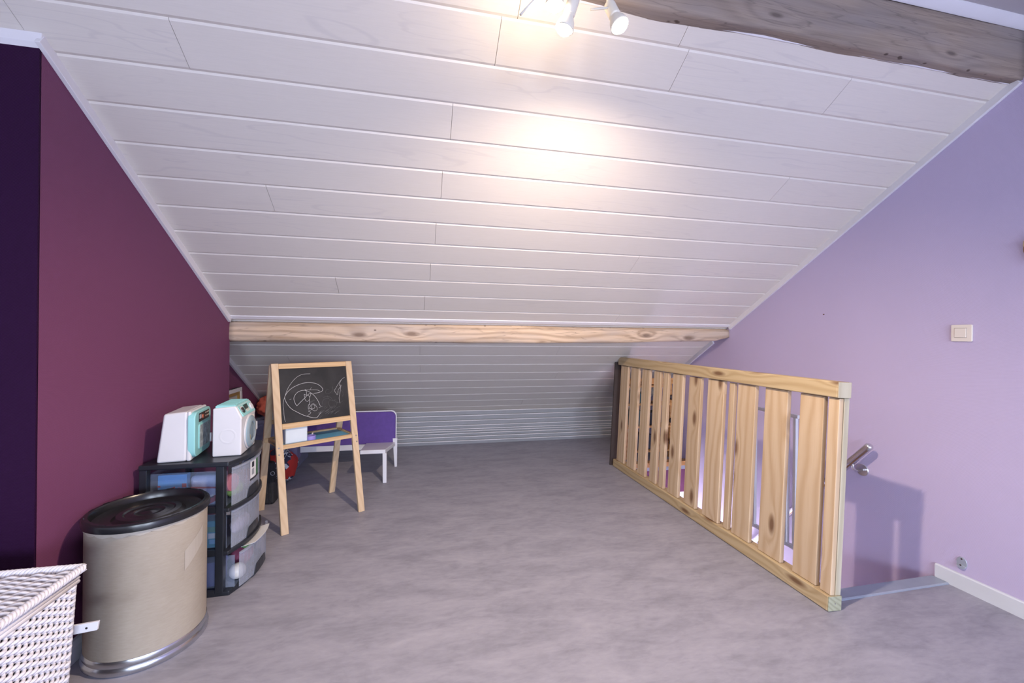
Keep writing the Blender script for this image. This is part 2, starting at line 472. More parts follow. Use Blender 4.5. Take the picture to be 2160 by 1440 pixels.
struct(MB().box(-2.2, XR, -4.08, -4.0, -.2, .9).build('wall_front', M['white_plaster']))
struct(MB().box(-2.28, -2.2, -4.0, 1.68, -.2, 2.62).build('wall_side', M['white_plaster']), 'pale side wall left of the viewer')

# right gable wall, running on down into the stairwell
rw = MB(); 
prof = [(-4.08, -2.5), (4.8, -2.5), (4.8, .25), (PY0 - .12, pz(PY0 - .12) + .03), (1.3, 2.65), (-.95, 2.65), (-4.08, .85)]
rw.prism(prof, 'X', XR, XR + .1)
struct(rw.build('wall_right', M['lavender']), 'light lavender textured gable wall')

# chimney breast on the left: purple side, front darkened to carry its shade
cb = MB(); y0, y1 = 1.68, 3.11
cb.prism([(y0 + .002, 0), (y1, 0), (y1, pz(y1)), (y0 + .002, pz(y0))], 'X', -2.2, XL)
struct(cb.build('wall_left', M['purple']), 'deep purple textured wall under the sloping ceiling')
struct(MB().box(-2.2, XL, y0 - .004, y0 + .004, 0, pz(y0)).build('wall_left_front', M['purple_shaded']), 'purple front face of the chimney breast, shade in its colour')
rc = MB(); rc.prism([(y1 - .01, 0), (YK + .05, 0), (YK + .05, pz(YK)), (y1 - .01, pz(y1))], 'X', -1.50, -1.415)
struct(rc.build('wall_recess', M['purple']), 'purple recess wall behind the chimney breast')

# trims
tn = [0]
def trim(mb, mat='trim', bevel=.002, label=None):
    tn[0] += 1
    return struct(mb.build('trim_%d' % tn[0], M[mat], bevel=bevel), label)
def slope_trim(k0, k1, x, dx, w=.028, t=.012):
    mb = MB()
    c = [(0, -.010), (0, .002), (1, .002), (1, -.010)]
    # L profile: flat strip on the ceiling + leg on the wall
    x0, x1 = x, x + dx * .016
    mb.hexa([sp(k0, x0, -.034), sp(k0, x1, -.034), sp(k0, x1, .004), sp(k0, x0, .004), sp(k1, x0, -.034), sp(k1, x1, -.034), sp(k1, x1, .004), sp(k1, x0, .004)])
    return mb
kf = lambda y: (y - PY0) / CA / BW
trim(slope_trim(kf(1.672), kf(3.10), XL, 1), label='white trim along the purple wall and ceiling')
trim(slope_trim(-.66, kf(3.10), XR, -1), label='white trim along the lavender wall and ceiling')
trim(slope_trim(kf(3.30), 22.8, XR, -1), label='white trim below the beam on the lavender wall')
trim(slope_trim(kf(3.30), 22.8, -1.415, 1), label='white trim in the purple recess')
ft = MB().hexa([Vector((x, y, z)) for y, z in ((1.664, pz(1.664) + .004), (1.664, pz(1.664) - .036)) for x in (-2.2, XL + .016)] + [Vector((x, y, z)) for y, z in ((1.678, pz(1.678) + .004), (1.678, pz(1.678) - .036)) for x in (-2.2, XL + .016)])
ft.v = []; ft.f = []
ft.prism([(1.664, pz(1.664) - .030), (1.678, pz(1.678) - .038), (1.678, pz(1.678) + .003), (1.664, pz(1.664) + .003)], 'X', -2.2, XL + .014)
trim(ft, label='white trim over the dark chimney front')
bt = MB().prism([(3.075, pz(3.075) + .002), (3.075, pz(3.075) - .006), (3.098, pz(3.098) - .010), (3.098, pz(3.098) + .002)], 'X', XL + .014, XR - .014)
trim(bt, label='white bead along the top of the lower beam')

# scribe strip under the upper beam
sc = MB().hexa([sp(k, x, d) for d in (-.003, .004) for k, x in ((-.74, -2.1), (-.74, XR - .016), (-.50, XR - .016), (-.50, -2.1))])
trim(sc, bevel=0, label='white scribed strip under the upper beam')

# skirtings
struct(MB().prism([(XR, 0), (XR - .012, 0), (XR - .014, .068), (XR - .009, .073), (XR, .073)], 'Y', -4.0, 1.62).build('baseboard_right', M['skirting']), 'white skirting board on the lavender wall')
struct(MB().prism([(XL, 0), (XL + .016, 0), (XL + .016, .055), (XL + .010, .075), (XL, .078)], 'Y', 1.69, 3.10).build('baseboard_left', M['skirting']), 'white skirting board on the purple wall')

# stair opening: nosing, stairs, well walls
ns = MB().prism([(1.560, 0.0), (1.560, .004), (1.566, .007), (1.630, .006), (1.634, -.03), (1.585, -.03), (1.585, 0.0)], 'X', 1.845, XR - .014)
struct(ns.build('trim_%d' % (tn[0] + 1), M['grey_metal']), 'grey nosing at the top of the stairs'); tn[0] += 1
st = thing('staircase', 'pale wooden staircase going down behind the pine railing', 'stairs', (2.185, 1.6, -2.45))
for i in range(11):
    z = -.20 * (i + 1) + 2.45; yy = .02 + .175 * i
    MB().box(-.37, .37, yy, yy + .21, z - .035, z).build('tread', M['pine_shelf'], st, bevel=.004)
    MB().box(-.37, .37, yy - .012, yy, z - .0, z + .165).build('riser', M['white_paint'], st)
struct(MB().box(1.79, 1.808, 1.585, 3.66, -2.5, -.22).build('wall_stair_left', M['white_plaster']))
sw = struct(MB().box(1.80, XR, 3.66, 3.70, -2.5, -.27).build('wall_stair_end', M['white_plaster']))
struct(MB().box(1.80, XR, 3.645, 3.66, -.30, -.075).build('wall_stair_apron', M['purple']), 'purple band below the landing edge')
struct(MB().box(1.80, XR, 3.63, 3.668, -.075, -.038).build('trim_%d' % (tn[0] + 1), M['grey_metal'])); tn[0] += 1
struct(MB().box(1.80, XR, 3.62, 3.70, -.038, .004).build('trim_%d' % (tn[0] + 1), M['pine_shelf']), 'wooden edge of the landing behind the stairs'); tn[0] += 1
struct(MB().box(1.79, XR, 1.58, 3.70, -2.55, -2.5).build('floor_lower', M['floor']))

# ---------------------------------------------------------------- roof beams
def beam(name, x0, x1, yc, zc, hy, hz, mat, label, seed, taper=None, amp=.008, sq=.3):
    mb = MB(); nx = 90; ring = 16; base = 0
    for i in range(nx + 1):
        x = x0 + (x1 - x0) * i / nx
        sy, sz0, sz1 = 1.0, hz, hz
        if taper: sz0, sz1 = taper(i / nx)
        for k in range(ring):
            a = 2 * PI * (k + .5) / ring
            c, s = math.cos(a), math.sin(a)
            e = sq
            py = hy * math.copysign(abs(c) ** e, c); q = math.copysign(abs(s) ** e, s); pzv = q * (sz1 if q > 0 else sz0)
            d = amp * (noise.noise(Vector((x * 1.6, a * 1.3, seed))) + .25 * noise.noise(Vector((x * 8, a * 3, seed + 5))))
            mb.v.append((x, yc + py + d * c * 1.3, zc + pzv + d * s * 1.6))
    for i in range(nx):
        for k in range(ring):
            k2 = (k + 1) % ring
            mb.f.append((i * ring + k, i * ring + k2, (i + 1) * ring + k2, (i + 1) * ring + k))
    mb.f.append(tuple(range(ring - 1, -1, -1))); mb.f.append(tuple(nx * ring + k for k in range(ring)))
    o = mb.build(name, mat, smooth=True)
    return tag(o, label, 'beam')
def low_taper(t):
    bot = .0675 if t < .55 else .0675 - (t - .55) * .075
    if t > .965: bot -= (t - .965) * .9
    return bot, .066
beam('roof_beam', XL - .01, XR + .01, 3.20, 1.208, .10, .07, M['beam_low'], 'pale rough-hewn beam under the lower end of the sloping ceiling', 2.0, low_taper, .006)
beam('roof_beam', -2.19, XR + .01, 1.435, 2.462, .115, .115, M['beam_top'], 'weathered grey beam at the top right against the ceiling', 8.0, lambda t: (.118, .122), .008, .1)
# cove strip between upper beam and flat ceiling
trim(MB().prism([(1.318, 2.550), (1.308, 2.553), (1.285, 2.580), (1.285, 2.586), (1.325, 2.586)], 'X', -2.2, XR - .001), label='white cove strip above the upper beam')

# ================================================================ pine railing
RX, RY0, RY1, RH = 1.763, 1.505, 3.615, 1.012
rail = thing('pine_railing', 'pine slat railing guarding the stair opening', 'railing', (RX, RY0, 0))
rail.rotation_euler = (0, math.radians(2.6), 0)
L = RY1 - RY0; T = .073
MB().box(0, T, .004, L, .002, .068).build('bottom_rail', M['rail'], rail, bevel=.005)
MB().box(0, T, .004, L, RH - .072, RH).build('top_rail', M['rail'], rail, bevel=.006)
MB().box(.041, .070, .004, .062, .068, RH - .072).build('post', M['post'], rail, bevel=.003)
MB().box(.041, .070, L - .06, L, .068, RH - .072).build('post', M['post'], rail, bevel=.003)
MB().box(.001, T - .001, 0, .0045, .003, .067).build('rail_end', M['endgrain'], rail, bevel=.002)
MB().box(.001, T - .001, 0, .0045, RH - .071, RH - .001).build('rail_end', M['post'], rail, bevel=.002)
MB().lathe([(.003, 0), (.003, .003)], 10, (.036, -.001, .036), (0, 1, 0)).build('screw', M['screw'], rail)
# slat edges measured in the photograph at mid height (far -> near), as seen on the slat plane
slat_px = [(1306, 1325.5), (1327, 1348), (1350, 1371), (1375.5, 1394.5), (1394.8, 1411), (1415, 1442), (1449, 1480), (1488.5, 1529), (1533, 1550.6), (1551, 1595.5), (1608, 1663.5), (1681.5, 1740.5), (1741.5, 1772.5)]
for i, (xa, xb) in enumerate(slat_px):
    X = RX + .02 + .5 * math.tan(math.radians(2.6))
    yf = onX(xa, 905, X).y - RY0; yn = onX(xb, 905, X + .022).y - RY0
    yn = max(yn, .004)
    if i == len(slat_px) - 1: yn = .004
    d0 = .014 + .003 * random.random()
    MB().box(d0, d0 + .024, yn + .001, yf - .001, .0695, RH - .074 + (-.004 * random.random())).build('slat', M['slat'], rail, bevel=.003)
MB().box(-.012, .05, L + .03, L + .045, .0, RH - .05).build('end_board', M['dark_wood'], rail)

# stair safety gate
gt = thing('safety_gate', 'white metal safety gate standing behind the pine slats', 'gate', (2.06, 1.96, .02))
gz0, gz1, gl = .02, .735, .29
for y in (0, gl): MB().box(-.009, .009, y - .009, y + .009, gz0, gz1).build('upright', M['white_paint'], gt, bevel=.002)
MB().box(-.009, .009, .24 - .26, gl + .01, gz1, gz1 + .02).build('top_bar', M['white_paint'], gt, bevel=.002)
MB().box(-.009, .009, .24 - .26, gl + .01, gz0 - .02, gz0).build('bottom_bar', M['white_paint'], gt, bevel=.002)
MB().box(-.012, .012, .045, .067, gz0, gz1).build('upright', M['white_paint'], gt, bevel=.002)

# handrail
HX = XR - .075
hr = thing('handrail', 'brushed steel handrail running down the lavender stair wall', 'handrail', (XR, 1.93, .44))
p0 = Vector((HX - XR, -.035, .155)); dr = Vector((0, .755, -.855)).normalized()
MB().tube([p0 - dr * .012, p0 - dr * .008, p0, p0 + dr * .02, p0 + dr * 3.0], [.006, .015, .0205, .021, .021], 20).build('tube', M['brushed'], hr, smooth=True)
for s in (.14, 1.2, 2.3):
    q = p0 + dr * s
    MB().tube([q, q + Vector((.0, 0, -.045)), q + Vector((.02, 0, -.062)), Vector((-.002, q.y, q.z - .062))], .007, 10).build('bracket', M['brushed'], hr, smooth=True)
    smooth_by_angle(MB().lathe([(.0, 0), (.033, 0), (.035, .003), (.033, .006), (.0, .0065)], 28, (-.0005, q.y, q.z - .062), (-1, 0, 0), False).build('rosette', M['brushed'], hr))

# pine shelf at the far side of the stair opening
sh = thing('pine_shelf', 'orange pine shelf rack in the shade behind the railing', 'shelf', (2.22, 3.76, .004))
for x in (-.25, .225):
    for y in (0, .2): MB().box(x, x + .02, y, y + .035, 0, .76).build('post', M['pine_shelf'], sh)
MB().box(-.26, .25, -.012, .0, .735, .79).build('rail', M['pine_shelf'], sh)
for z in (.06, .30, .52, .70): MB().box(-.23, .225, .005, .20, z, z + .018).build('board', M['pine_shelf'], sh)
for i, (x, z, wd, h, c) in enumerate(((-.22, .538, .09, .12, (.03, .035, .06, 1)), (-.10, .538, .12, .10, (.05, .13, .15, 1)), (-.2, .318, .14, .15, (.03, .09, .10, 1)), (.0, .318, .12, .13, (.02, .02, .03, 1)), (-.15, .078, .2, .15, (.025, .03, .05, 1)))):
    b = MB().box(0, wd, 0, .13, 0, h).build('storage_tin', plain('dim_tin_%d' % i, c, .5), bevel=.008)
    b.location = (2.225 + x, 3.80, .004 + z + .0005)
    tag(b, ['small dark tin on the upper board of the pine shelf', 'wide teal tin on the upper board of the pine shelf', 'green tin on the middle board of the pine shelf', 'black tin on the middle board of the pine shelf', 'dark blue tin on the lowest board of the pine shelf'][i], 'tin', 'tins on the pine shelf')
for z in (.60, .37, .15):
    smooth_by_angle(MB().lathe([(0, 0), (.020, 0), (.026, .008), (.024, .02), (.012, .026), (0, .026)], 18, (.235, -.001, z), (0, -1, 0), False).build('knob', M['dark_wood'], sh))

# ================================================================ wall fittings
sw_ = thing('light_switch', 'cream rectangular light switch on the lavender wall', 'switch', (XR, 1.527, 1.236))
MB().prism(rrect(-.042, .040, -.042, .040, .005), 'X', -.009, 0).build('plate', M['switch'], sw_, bevel=.003)
MB().prism(rrect(-.021, .024, -.022, .022, .002), 'X', -.0125, -.008).build('rocker', M['switch'], sw_, bevel=.0015)
fr = MB()
for a in ((-.0225, .0255, .0222, .0236), (-.0225, .0255, -.0236, -.0222), (-.0228, -.0214, -.0236, .0236), (.0243, .0257, -.0236, .0236)): fr.box(-.0094, -.0086, *a)
fr.build('gap_frame', plain('shadow_gap', (.40, .35, .31, 1), .6), sw_)
hk = thing('wall_hook', 'small oval chrome hook low on the lavender wall', 'hook', (XR, 1.518, .127))
def ell(ry, rz, n=28, cz=0): return [(ry * math.cos(2 * PI * i / n), cz + rz * math.sin(2 * PI * i / n)) for i in range(n)]
MB().prism(ell(.021, .028), 'X', -.004, 0).build('plate', M['chrome'], hk, bevel=.0015)
MB().prism([(-.019, -.012), (.0, -.007), (.019, -.012), (.014, -.024), (0, -.029), (-.014, -.024)], 'X', -.011, -.004).build('hook_lip', M['chrome'], hk, bevel=.002)
for z in (.018, -.010): MB().lathe([(0, 0), (.004, 0), (.003, .002), (0, .0025)], 12, (-.004 if z > 0 else -.011, 0, z), (-1, 0, 0), False).build('screw', M['dark_wood'], hk)
nl = tag(MB().lathe([(0, 0), (.004, 0), (.0035, .004), (0, .005)], 10, (XR - .0005, 2.244, 1.359), (-1, 0, 0), False).build('nail', plain('rusty_nail', (.12, .05, .03, 1), .7)), 'tiny rusty nail in the lavender wall above the railing', 'nail')
ds = thing('wooden_plaque', 'round brown wooden plaque on the lavender wall at the right edge', 'plaque', (XR, 1.235, 1.60))
MB().prism(ell(.078, .078, 40), 'X', -.014, 0).build('disc', plain('brown_wood_disc', (.26, .125, .05, 1), .6), ds, bevel=.003)
MB().prism([(-.077, -.004), (.077, .010), (.075, .034), (-.072, .020)], 'X', -.017, -.013).build('pale_band', plain('pale_wood_band', (.46, .33, .22, 1), .6), ds)

# ================================================================ spot lamp
lp = thing('spot_lamp', 'ivory ceiling spot lamp with three swivelling heads', 'lamp', (.46, 1.12, 2.585))
def L_(x, y, Y=1.2): return onY(x, y, Y) - Vector((.46, 1.12, 2.585))
MB().lathe([(0, 0), (.06, 0), (.06, -.018), (.05, -.026), (0, -.026)], 32, caps=False).build('ceiling_rose', M['lampwhite'], lp, smooth=False)
MB().tube([(-.16, .05, -.10), (.20, .05, -.10)], .011, 12).build('bar', M['lampwhite'], lp, smooth=True)
MB().tube([(0, 0, -.02), (0, .05, -.10)], .010, 12).build('stem', M['lampwhite'], lp, smooth=True)
LAMPS = []
def head(sx, sy, bx, by, Y, barx, toward):
    s = L_(sx, sy, Y); b = L_(bx, by, Y); ax = Vector(toward).normalized()
    MB().tube([(barx, .05, -.10), s - ax * .045, s - ax * .03], .0065, 10).build('arm', M['lampwhite'], lp, smooth=True)
    so = smooth_by_angle(MB().lathe([(0, -.036), (.017, -.036), (.018, -.032), (.018, .012), (.014, .016)], 24, s, ax, False).build('socket', M['lampwhite'], lp))
    MB().lathe([(.014, .014), (.024, .034), (.028, .052), (.0285, .056), (.026, .056)], 28, s, ax, False).build('shade', M['lampwhite'], lp, smooth=True)
    MB().lathe([(0, .072), (.012, .070), (.020, .064), (.0245, .055)], 24, s, ax, False).build('bulb', M['bulb'], lp, smooth=True)
    LAMPS.append((Vector((.46, 1.12, 2.585)) + s + ax * .082, ax))
head(1294, 28, 1305, 60, 1.20, .10, (.22, -.35, -.90))
head(1203, 22, 1197, 58, 1.19, -.02, (-.28, .15, -.95))
head(1172, -30, 1167, 0, 1.18, -.10, (-.02, .05, -1.0))
MB().tube([L_(1246, 20), L_(1290, 16)], .0035, 8).build('knob_rod', M['lampwhite'], lp, smooth=True)
MB().tube([L_(1098, 31, 1.18), L_(1165, -40, 1.18)], .0035, 8).build('knob_rod', M['lampwhite'], lp, smooth=True)
WARM = (1.0, .76, .50)
def spot(p, ax, watts, ang, blend, col=WARM, r=.022):
    l = bpy.data.lights.new('lamp_light', 'SPOT'); l.energy = watts; l.spot_size = math.radians(ang); l.spot_blend = blend
    l.color = col; l.shadow_soft_size = r
    o = bpy.data.objects.new('lamp_light', l); COL.objects.link(o); o.location = p
    o.rotation_euler = Vector(ax).to_track_quat('-Z', 'Y').to_euler()
spot(LAMPS[0][0] + Vector((0, .012, -.005)), (.03, .33, -.94), 138, 163, .75, (1.0, .79, .58))
spot(LAMPS[1][0], LAMPS[1][1], 10, 120, .8)
pl_ = bpy.data.lights.new('lamp_light', 'POINT'); pl_.energy = 4.5; pl_.color = (1.0, .76, .46); pl_.shadow_soft_size = .02
po_ = bpy.data.objects.new('lamp_light', pl_); COL.objects.link(po_); po_.location = LAMPS[2][0] + Vector((0, .02, 0))

# ================================================================ fibre drum
DX, DY, DR = -1.018, 1.902, .182
dm = thing('fibre_drum', 'kraft fibreboard drum with black lid against the purple wall', 'drum', (DX, DY, 0))
smooth_by_angle(MB().lathe([(DR - .004, .03), (DR, .032), (DR, .486), (DR - .006, .488)], 72).build('body', M['cardboard'], dm))
smooth_by_angle(MB().lathe([(DR - .01, .0), (DR + .002, .0), (DR + .007, .006), (DR + .008, .018), (DR + .004, .026), (DR + .002, .029), (DR + .004, .034), (DR + .0025, .05), (DR + .0005, .053)], 72, caps=False).build('base_ring', M['steel'], dm))
r = DR + .009
smooth_by_angle(MB().lathe([(DR + .002, .497), (r, .499), (r + .001, .512), (r - .002, .522), (r - .008, .526), (r - .019, .526), (r - .023, .520), (r - .026, .500), (r - .040, .495), (.112, .494), (.104, .499), (.098, .505), (.080, .506), (.074, .502), (.060, .501), (.052, .504), (.047, .504), (.042, .501), (.022, .500), (.015, .503), (0, .504)], 72, caps=False).build('lid', M['blackgloss'], dm), .5)
for k in range(16):
    a = 2 * PI * (k + .3) / 16
    c, s = math.cos(a), math.sin(a)
    MB().bar(((r - .010) * c - .012 * s, (r - .010) * s + .012 * c, .5265), ((r - .010) * c + .012 * s, (r - .010) * s - .012 * c, .5265), .003, .002).build('lid_rib', M['blackgloss'], dm)
tp = MB(); tb = MB()
for k in range(72):
    a, b = 2 * PI * k / 72, 2 * PI * (k + 1) / 72
    R1 = DR + .0012; lo = .484 + .004 * math.sin(k * 1.7)
    tp.quad((R1 * math.cos(a), R1 * math.sin(a), lo), (R1 * math.cos(b), R1 * math.sin(b), .484 + .004 * math.sin((k + 1) * 1.7)), (R1 * math.cos(b), R1 * math.sin(b), .498), (R1 * math.cos(a), R1 * math.sin(a), .498))
tp.build('tape_band', M['tapew'], dm, smooth=True)
for k in range(6):
    a0 = math.radians(-28); a, b = a0 + math.radians(4.5) * k, a0 + math.radians(4.5) * (k + 1); R1 = DR + .0012
    f = lambda t, q: (R1 * math.cos(t), R1 * math.sin(t), q)
    tb.quad(f(a, .30 + k * .012), f(b, .312 + k * .012), f(b, .385 + k * .010), f(a, .375 + k * .010))
tb.build('tape_patch', M['tapew'], dm, smooth=True)

# ================================================================ wicker basket
WX0, WX1, WY0, WY1, WH = -1.56, -.965, 1.04, 1.488, .50
bs = thing('wicker_basket', 'white painted wicker chest with hinged lid beside the drum', 'basket', ((WX0 + WX1) / 2, (WY0 + WY1) / 2, 0))
hx, hy = (WX1 - WX0) / 2 - .012, (WY1 - WY0) / 2 - .012
bx_, by_ = hx - .016, hy - .016
def cor(sx, sy, t): return Vector((sx * (bx_ + (hx - bx_) * t), sy * (by_ + (hy - by_) * t), .01 + (WH - .05) * t))
wv = MB(); stakes = MB(); rows = 42
sides = [((1, -1), (1, 1)), ((1, 1), (-1, 1)), ((-1, 1), (-1, -1)), ((-1, -1), (1, -1))]
for si, (A, B) in enumerate(sides):
    nst = 22 if si in (0, 2) else 30
    per = 5 if si in (0, 1) else 3
    for rr in range(rows):
        t = (rr + .5) / rows; a, b = cor(*A, t), cor(*B, t)
        nrm = (b - a).cross(Vector((0, 0, 1))).normalized()
        path = []
        for i in range(nst * per + 1):
            u = i / (nst * per); ph = u * nst * PI + (rr % 2) * PI
            path.append(a.lerp(b, u) + nrm * (.0042 * math.sin(ph)) + Vector((0, 0, .0012 * math.sin(u * nst * PI * .5 + rr))))
        wv.tube(path, .0050, 6, True)
    for i in range(nst + 1):
        u = i / nst
        stakes.tube([cor(*A, 0).lerp(cor(*B, 0), u), cor(*A, 1).lerp(cor(*B, 1), u)], .0042, 6)
wo = wv.build('weave', M['wicker'], bs, smooth=True); wo['kind'] = 'stuff'
so = stakes.build('stakes', M['wicker'], bs, smooth=True); so['kind'] = 'stuff'
MB().hexa([cor(-1, -1, .01) * .97, cor(1, -1, .01) * .97, cor(1, 1, .01) * .97, cor(-1, 1, .01) * .97] + [Vector((p.x * .965, p.y * .965, p.z)) for p in (cor(-1, -1, 1), cor(1, -1, 1), cor(1, 1, 1), cor(-1, 1, 1))]).build('lining', plain('weave_gap_shade', (.10, .11, .17, 1), .8), bs)  # dark core added inside, its colour gives the shade in the weave gaps
for dz in (0, .011, .022):
    MB().tube([cor(sx, sy, 1) + Vector((sx * .004, sy * .004, .004 + dz)) for sx, sy in ((1, -1), (1, 1), (-1, 1), (-1, -1), (1, -1))], .0062, 8).build('rim_cane', M['wicker'], bs, smooth=True)
# lid
LX, LY = (WX1 - WX0) / 2, (WY1 - WY0) / 2
lid = MB().box(-LX + .008, LX - .008, -LY + .008, LY - .008, WH - .014, WH - .007).build('lid', M['wicker'], bs)
lw = MB(); nr = 40
for rr in range(nr):
    y = -LY + .02 + (2 * LY - .04) * (rr + .5) / nr; nst = 18; path = []
    for i in range(nst * 6 + 1):
        u = i / (nst * 6)
        path.append((-LX + .012 + (2 * LX - .024) * u, y + .0015 * math.sin(u * 31 + rr), WH - .003 + .0042 * math.sin(u * nst * PI + (rr % 2) * PI)))
    lw.tube(path, .0048, 6)
lwo = lw.build('lid_weave', M['wicker'], lid, smooth=True); lwo['kind'] = 'stuff'
lb = MB()                       # wrapped (twisted) border
pts = [Vector((LX, -LY, 0)), Vector((LX, LY, 0)), Vector((-LX, LY, 0)), Vector((-LX, -LY, 0)), Vector((LX, -LY, 0))]
for p, q in zip(pts[:-1], pts[1:]):
    nn = int((q - p).length / .0035); rr_ = []; path = []
    for strand in range(3):
        path = []
        for i in range(nn + 1):
            u = i / nn; a = u * (q - p).length / .03 * 2 * PI + strand * 2 * PI / 3
            d = (q - p).normalized(); s = d.cross(Vector((0, 0, 1)))
            path.append(p.lerp(q, u) + s * (.006 * math.cos(a)) + Vector((0, 0, WH + .0 + .006 * math.sin(a))))
        lb.tube(path, .0062, 6)
lbo = lb.build('lid_border', M['wicker'], lid, smooth=True); lbo['kind'] = 'stuff'
# flat white strip sticking out from behind the basket
pA, pB = onY(120, 1330, 1.505), onY(214, 1313, 1.505)
stp = thing('white_strip', 'flat white drilled strip sticking out behind the wicker basket', 'strip', (pA.x, 1.497, pA.z))
dd = pB - pA
mb = MB().prism([(0, -.016), (dd.x - .004, dd.z - .014), (dd.x, dd.z + .012), (0, .012)], 'Y', -.004, .004)
mb.build('blade', M['white_paint'], stp, bevel=.0015)
MB().lathe([(0, 0), (.0032, 0), (.0032, .0006), (0, .0006)], 12, (dd.x - .030, -.0042, dd.z - .004), (0, -1, 0), False).build('hole', M['blackgloss'], stp)

# ================================================================ drawer tower
TX0, TX1, TY0, TY1 = -1.195, -.862, 2.150, 2.555
tw = thing('drawer_tower', 'black plastic tower with three frosted drawers against the purple wall', 'drawer unit', ((TX0 + TX1) / 2, (TY0 + TY1) / 2, 0))
hx, hy = (TX1 - TX0) / 2, (TY1 - TY0) / 2
def bow(y, off=0, amt=.05): return hx + .008 + off + amt * max(0, 1 - (y / (hy + .004)) ** 2)
def bowpoly(x0, off, inset=0, n=12, amt=.05):
    ys = [-(hy - inset) + 2 * (hy - inset) * i / n for i in range(n + 1)]
    return [(x0, -(hy - inset))] + [(bow(y, off, amt), y) for y in ys] + [(x0, hy - inset)]
MB().prism(bowpoly(-hx, .012, -.006), 'Z', .590, .612).build('top', M['black'], tw, bevel=.005)
for x0 in (-hx, hx - .034):
    for s in (-1, 1):
        y0_, y1_ = (-hy, -hy + .030) if s < 0 else (hy - .030, hy)
        MB().box(x0, x0 + (.034 if x0 > 0 else .03), y0_, y1_, .012, .59).build('post', M['black'], tw, bevel=.003)
for z in (.012, .195, .390):
    MB().prism(bowpoly(-hx, .010 if z > .1 else .014, .001), 'Z', z - .010 if z > .1 else .0, z + .008).build('shelf_frame', M['black'], tw, bevel=.004)
    for s in (-1, 1):
        MB().box(-hx + .03, hx - .034, s * hy - (.012 if s > 0 else 0), s * hy + (0 if s > 0 else .012), z - .010 if z > .1 else .002, z + .018).build('side_rail', M['black'], tw)
for i, (z, pull) in enumerate(((.203, 0), (.398, 0), (.020, .035))):
    h = .176 if z > .3 else (.172 if z > .1 else .160)
    dn = MB(); n = 14; yy = [-(hy - .034) + 2 * (hy - .034) * j / n for j in range(n + 1)]
    d = MB()
    # bowed front (two skins)
    for a, b in zip(yy[:-1], yy[1:]):
        xa, xb = bow(a, -.002 + pull, .048), bow(b, -.002 + pull, .048)
        d.hexa([(xa - .004, a, z), (xa, a, z), (xb, b, z), (xb - .004, b, z), (xa - .004, a, z + h), (xa, a, z + h), (xb, b, z + h), (xb - .004, b, z + h)])
    dr_ = d.build('drawer', M['drawer'], tw, smooth=False)
    tub = MB(); ymx = hy - .034
    for s in (-1, 1): tub.box(-hx + .02 + pull, hx - .0 + pull, s * ymx - .0015, s * ymx + .0015, z + .002, z + h - .012)
    tub.box(-hx + .02 + pull, -hx + .023 + pull, -ymx, ymx, z + .002, z + h - .012)
    tub.box(-hx + .02 + pull, hx + pull, -ymx, ymx, z + .001, z + .003)
    tub.build('drawer_tub', M['tub'], dr_)
    lip = MB()
    for a, b in zip(yy[:-1], yy[1:]):
        xa, xb = bow(a, .006 + pull, .048), bow(b, .006 + pull, .048)
        lip.hexa([(xa - .010, a, z + h - .008), (xa, a, z + h - .008), (xb, b, z + h - .008), (xb - .010, b, z + h - .008), (xa - .010, a, z + h), (xa, a, z + h), (xb, b, z + h), (xb - .010, b, z + h)])
    lip.build('drawer_lip', M['drawer'], dr_)
    # black scoop handle low in the middle of the front
    sc_ = MB(); ys = [-.075, -.055, -.02, .02, .055, .075]; hs = [0, .042, .046, .046, .042, 0]
    for a, b, ha, hb in zip(ys[:-1], ys[1:], hs[:-1], hs[1:]):
        xa, xb = bow(a, .001 + pull, .048), bow(b, .001 + pull, .048)
        sc_.hexa([(xa - .002, a, z), (xa + .001, a, z), (xb + .001, b, z), (xb - .002, b, z), (xa - .002, a, z + ha + .001), (xa + .001, a, z + ha + .001), (xb + .001, b, z + hb + .001), (xb - .002, b, z + hb + .001)])
    sc_.build('handle', M['black'], dr_)
    if z > .3:                  # product sticker
        for (ya, yb, za, zb, mt, nm) in ((-.045, .022, .080, .168, 'stk_white', 'sticker'), (.022, .060, .080, .168, 'stk_green', 'sticker'), (-.045, .060, .070, .080, 'stk_black', 'sticker'), (-.030, -.004, .132, .158, 'stk_black', 'sticker_print'), (-.030, -.004, .095, .125, 'stk_grey', 'sticker_print')):
            if mt not in M: M[mt] = plain(mt, {'stk_white': (.75, .76, .78, 1), 'stk_green': (.06, .17, .09, 1), 'stk_black': (.02, .02, .03, 1), 'stk_grey': (.30, .32, .36, 1)}[mt], .4)
            e = .0016 if nm == 'sticker_print' else .0008
            q = MB(); ks = 4
            for j in range(ks):
                a, b = ya + (yb - ya) * j / ks, ya + (yb - ya) * (j + 1) / ks
                q.quad((bow(a, -.002, .048) + e, a, z + za), (bow(b, -.002, .048) + e, b, z + za), (bow(b, -.002, .048) + e, b, z + zb), (bow(a, -.002, .048) + e, a, z + zb))
            q.build(nm, M[mt], dr_)

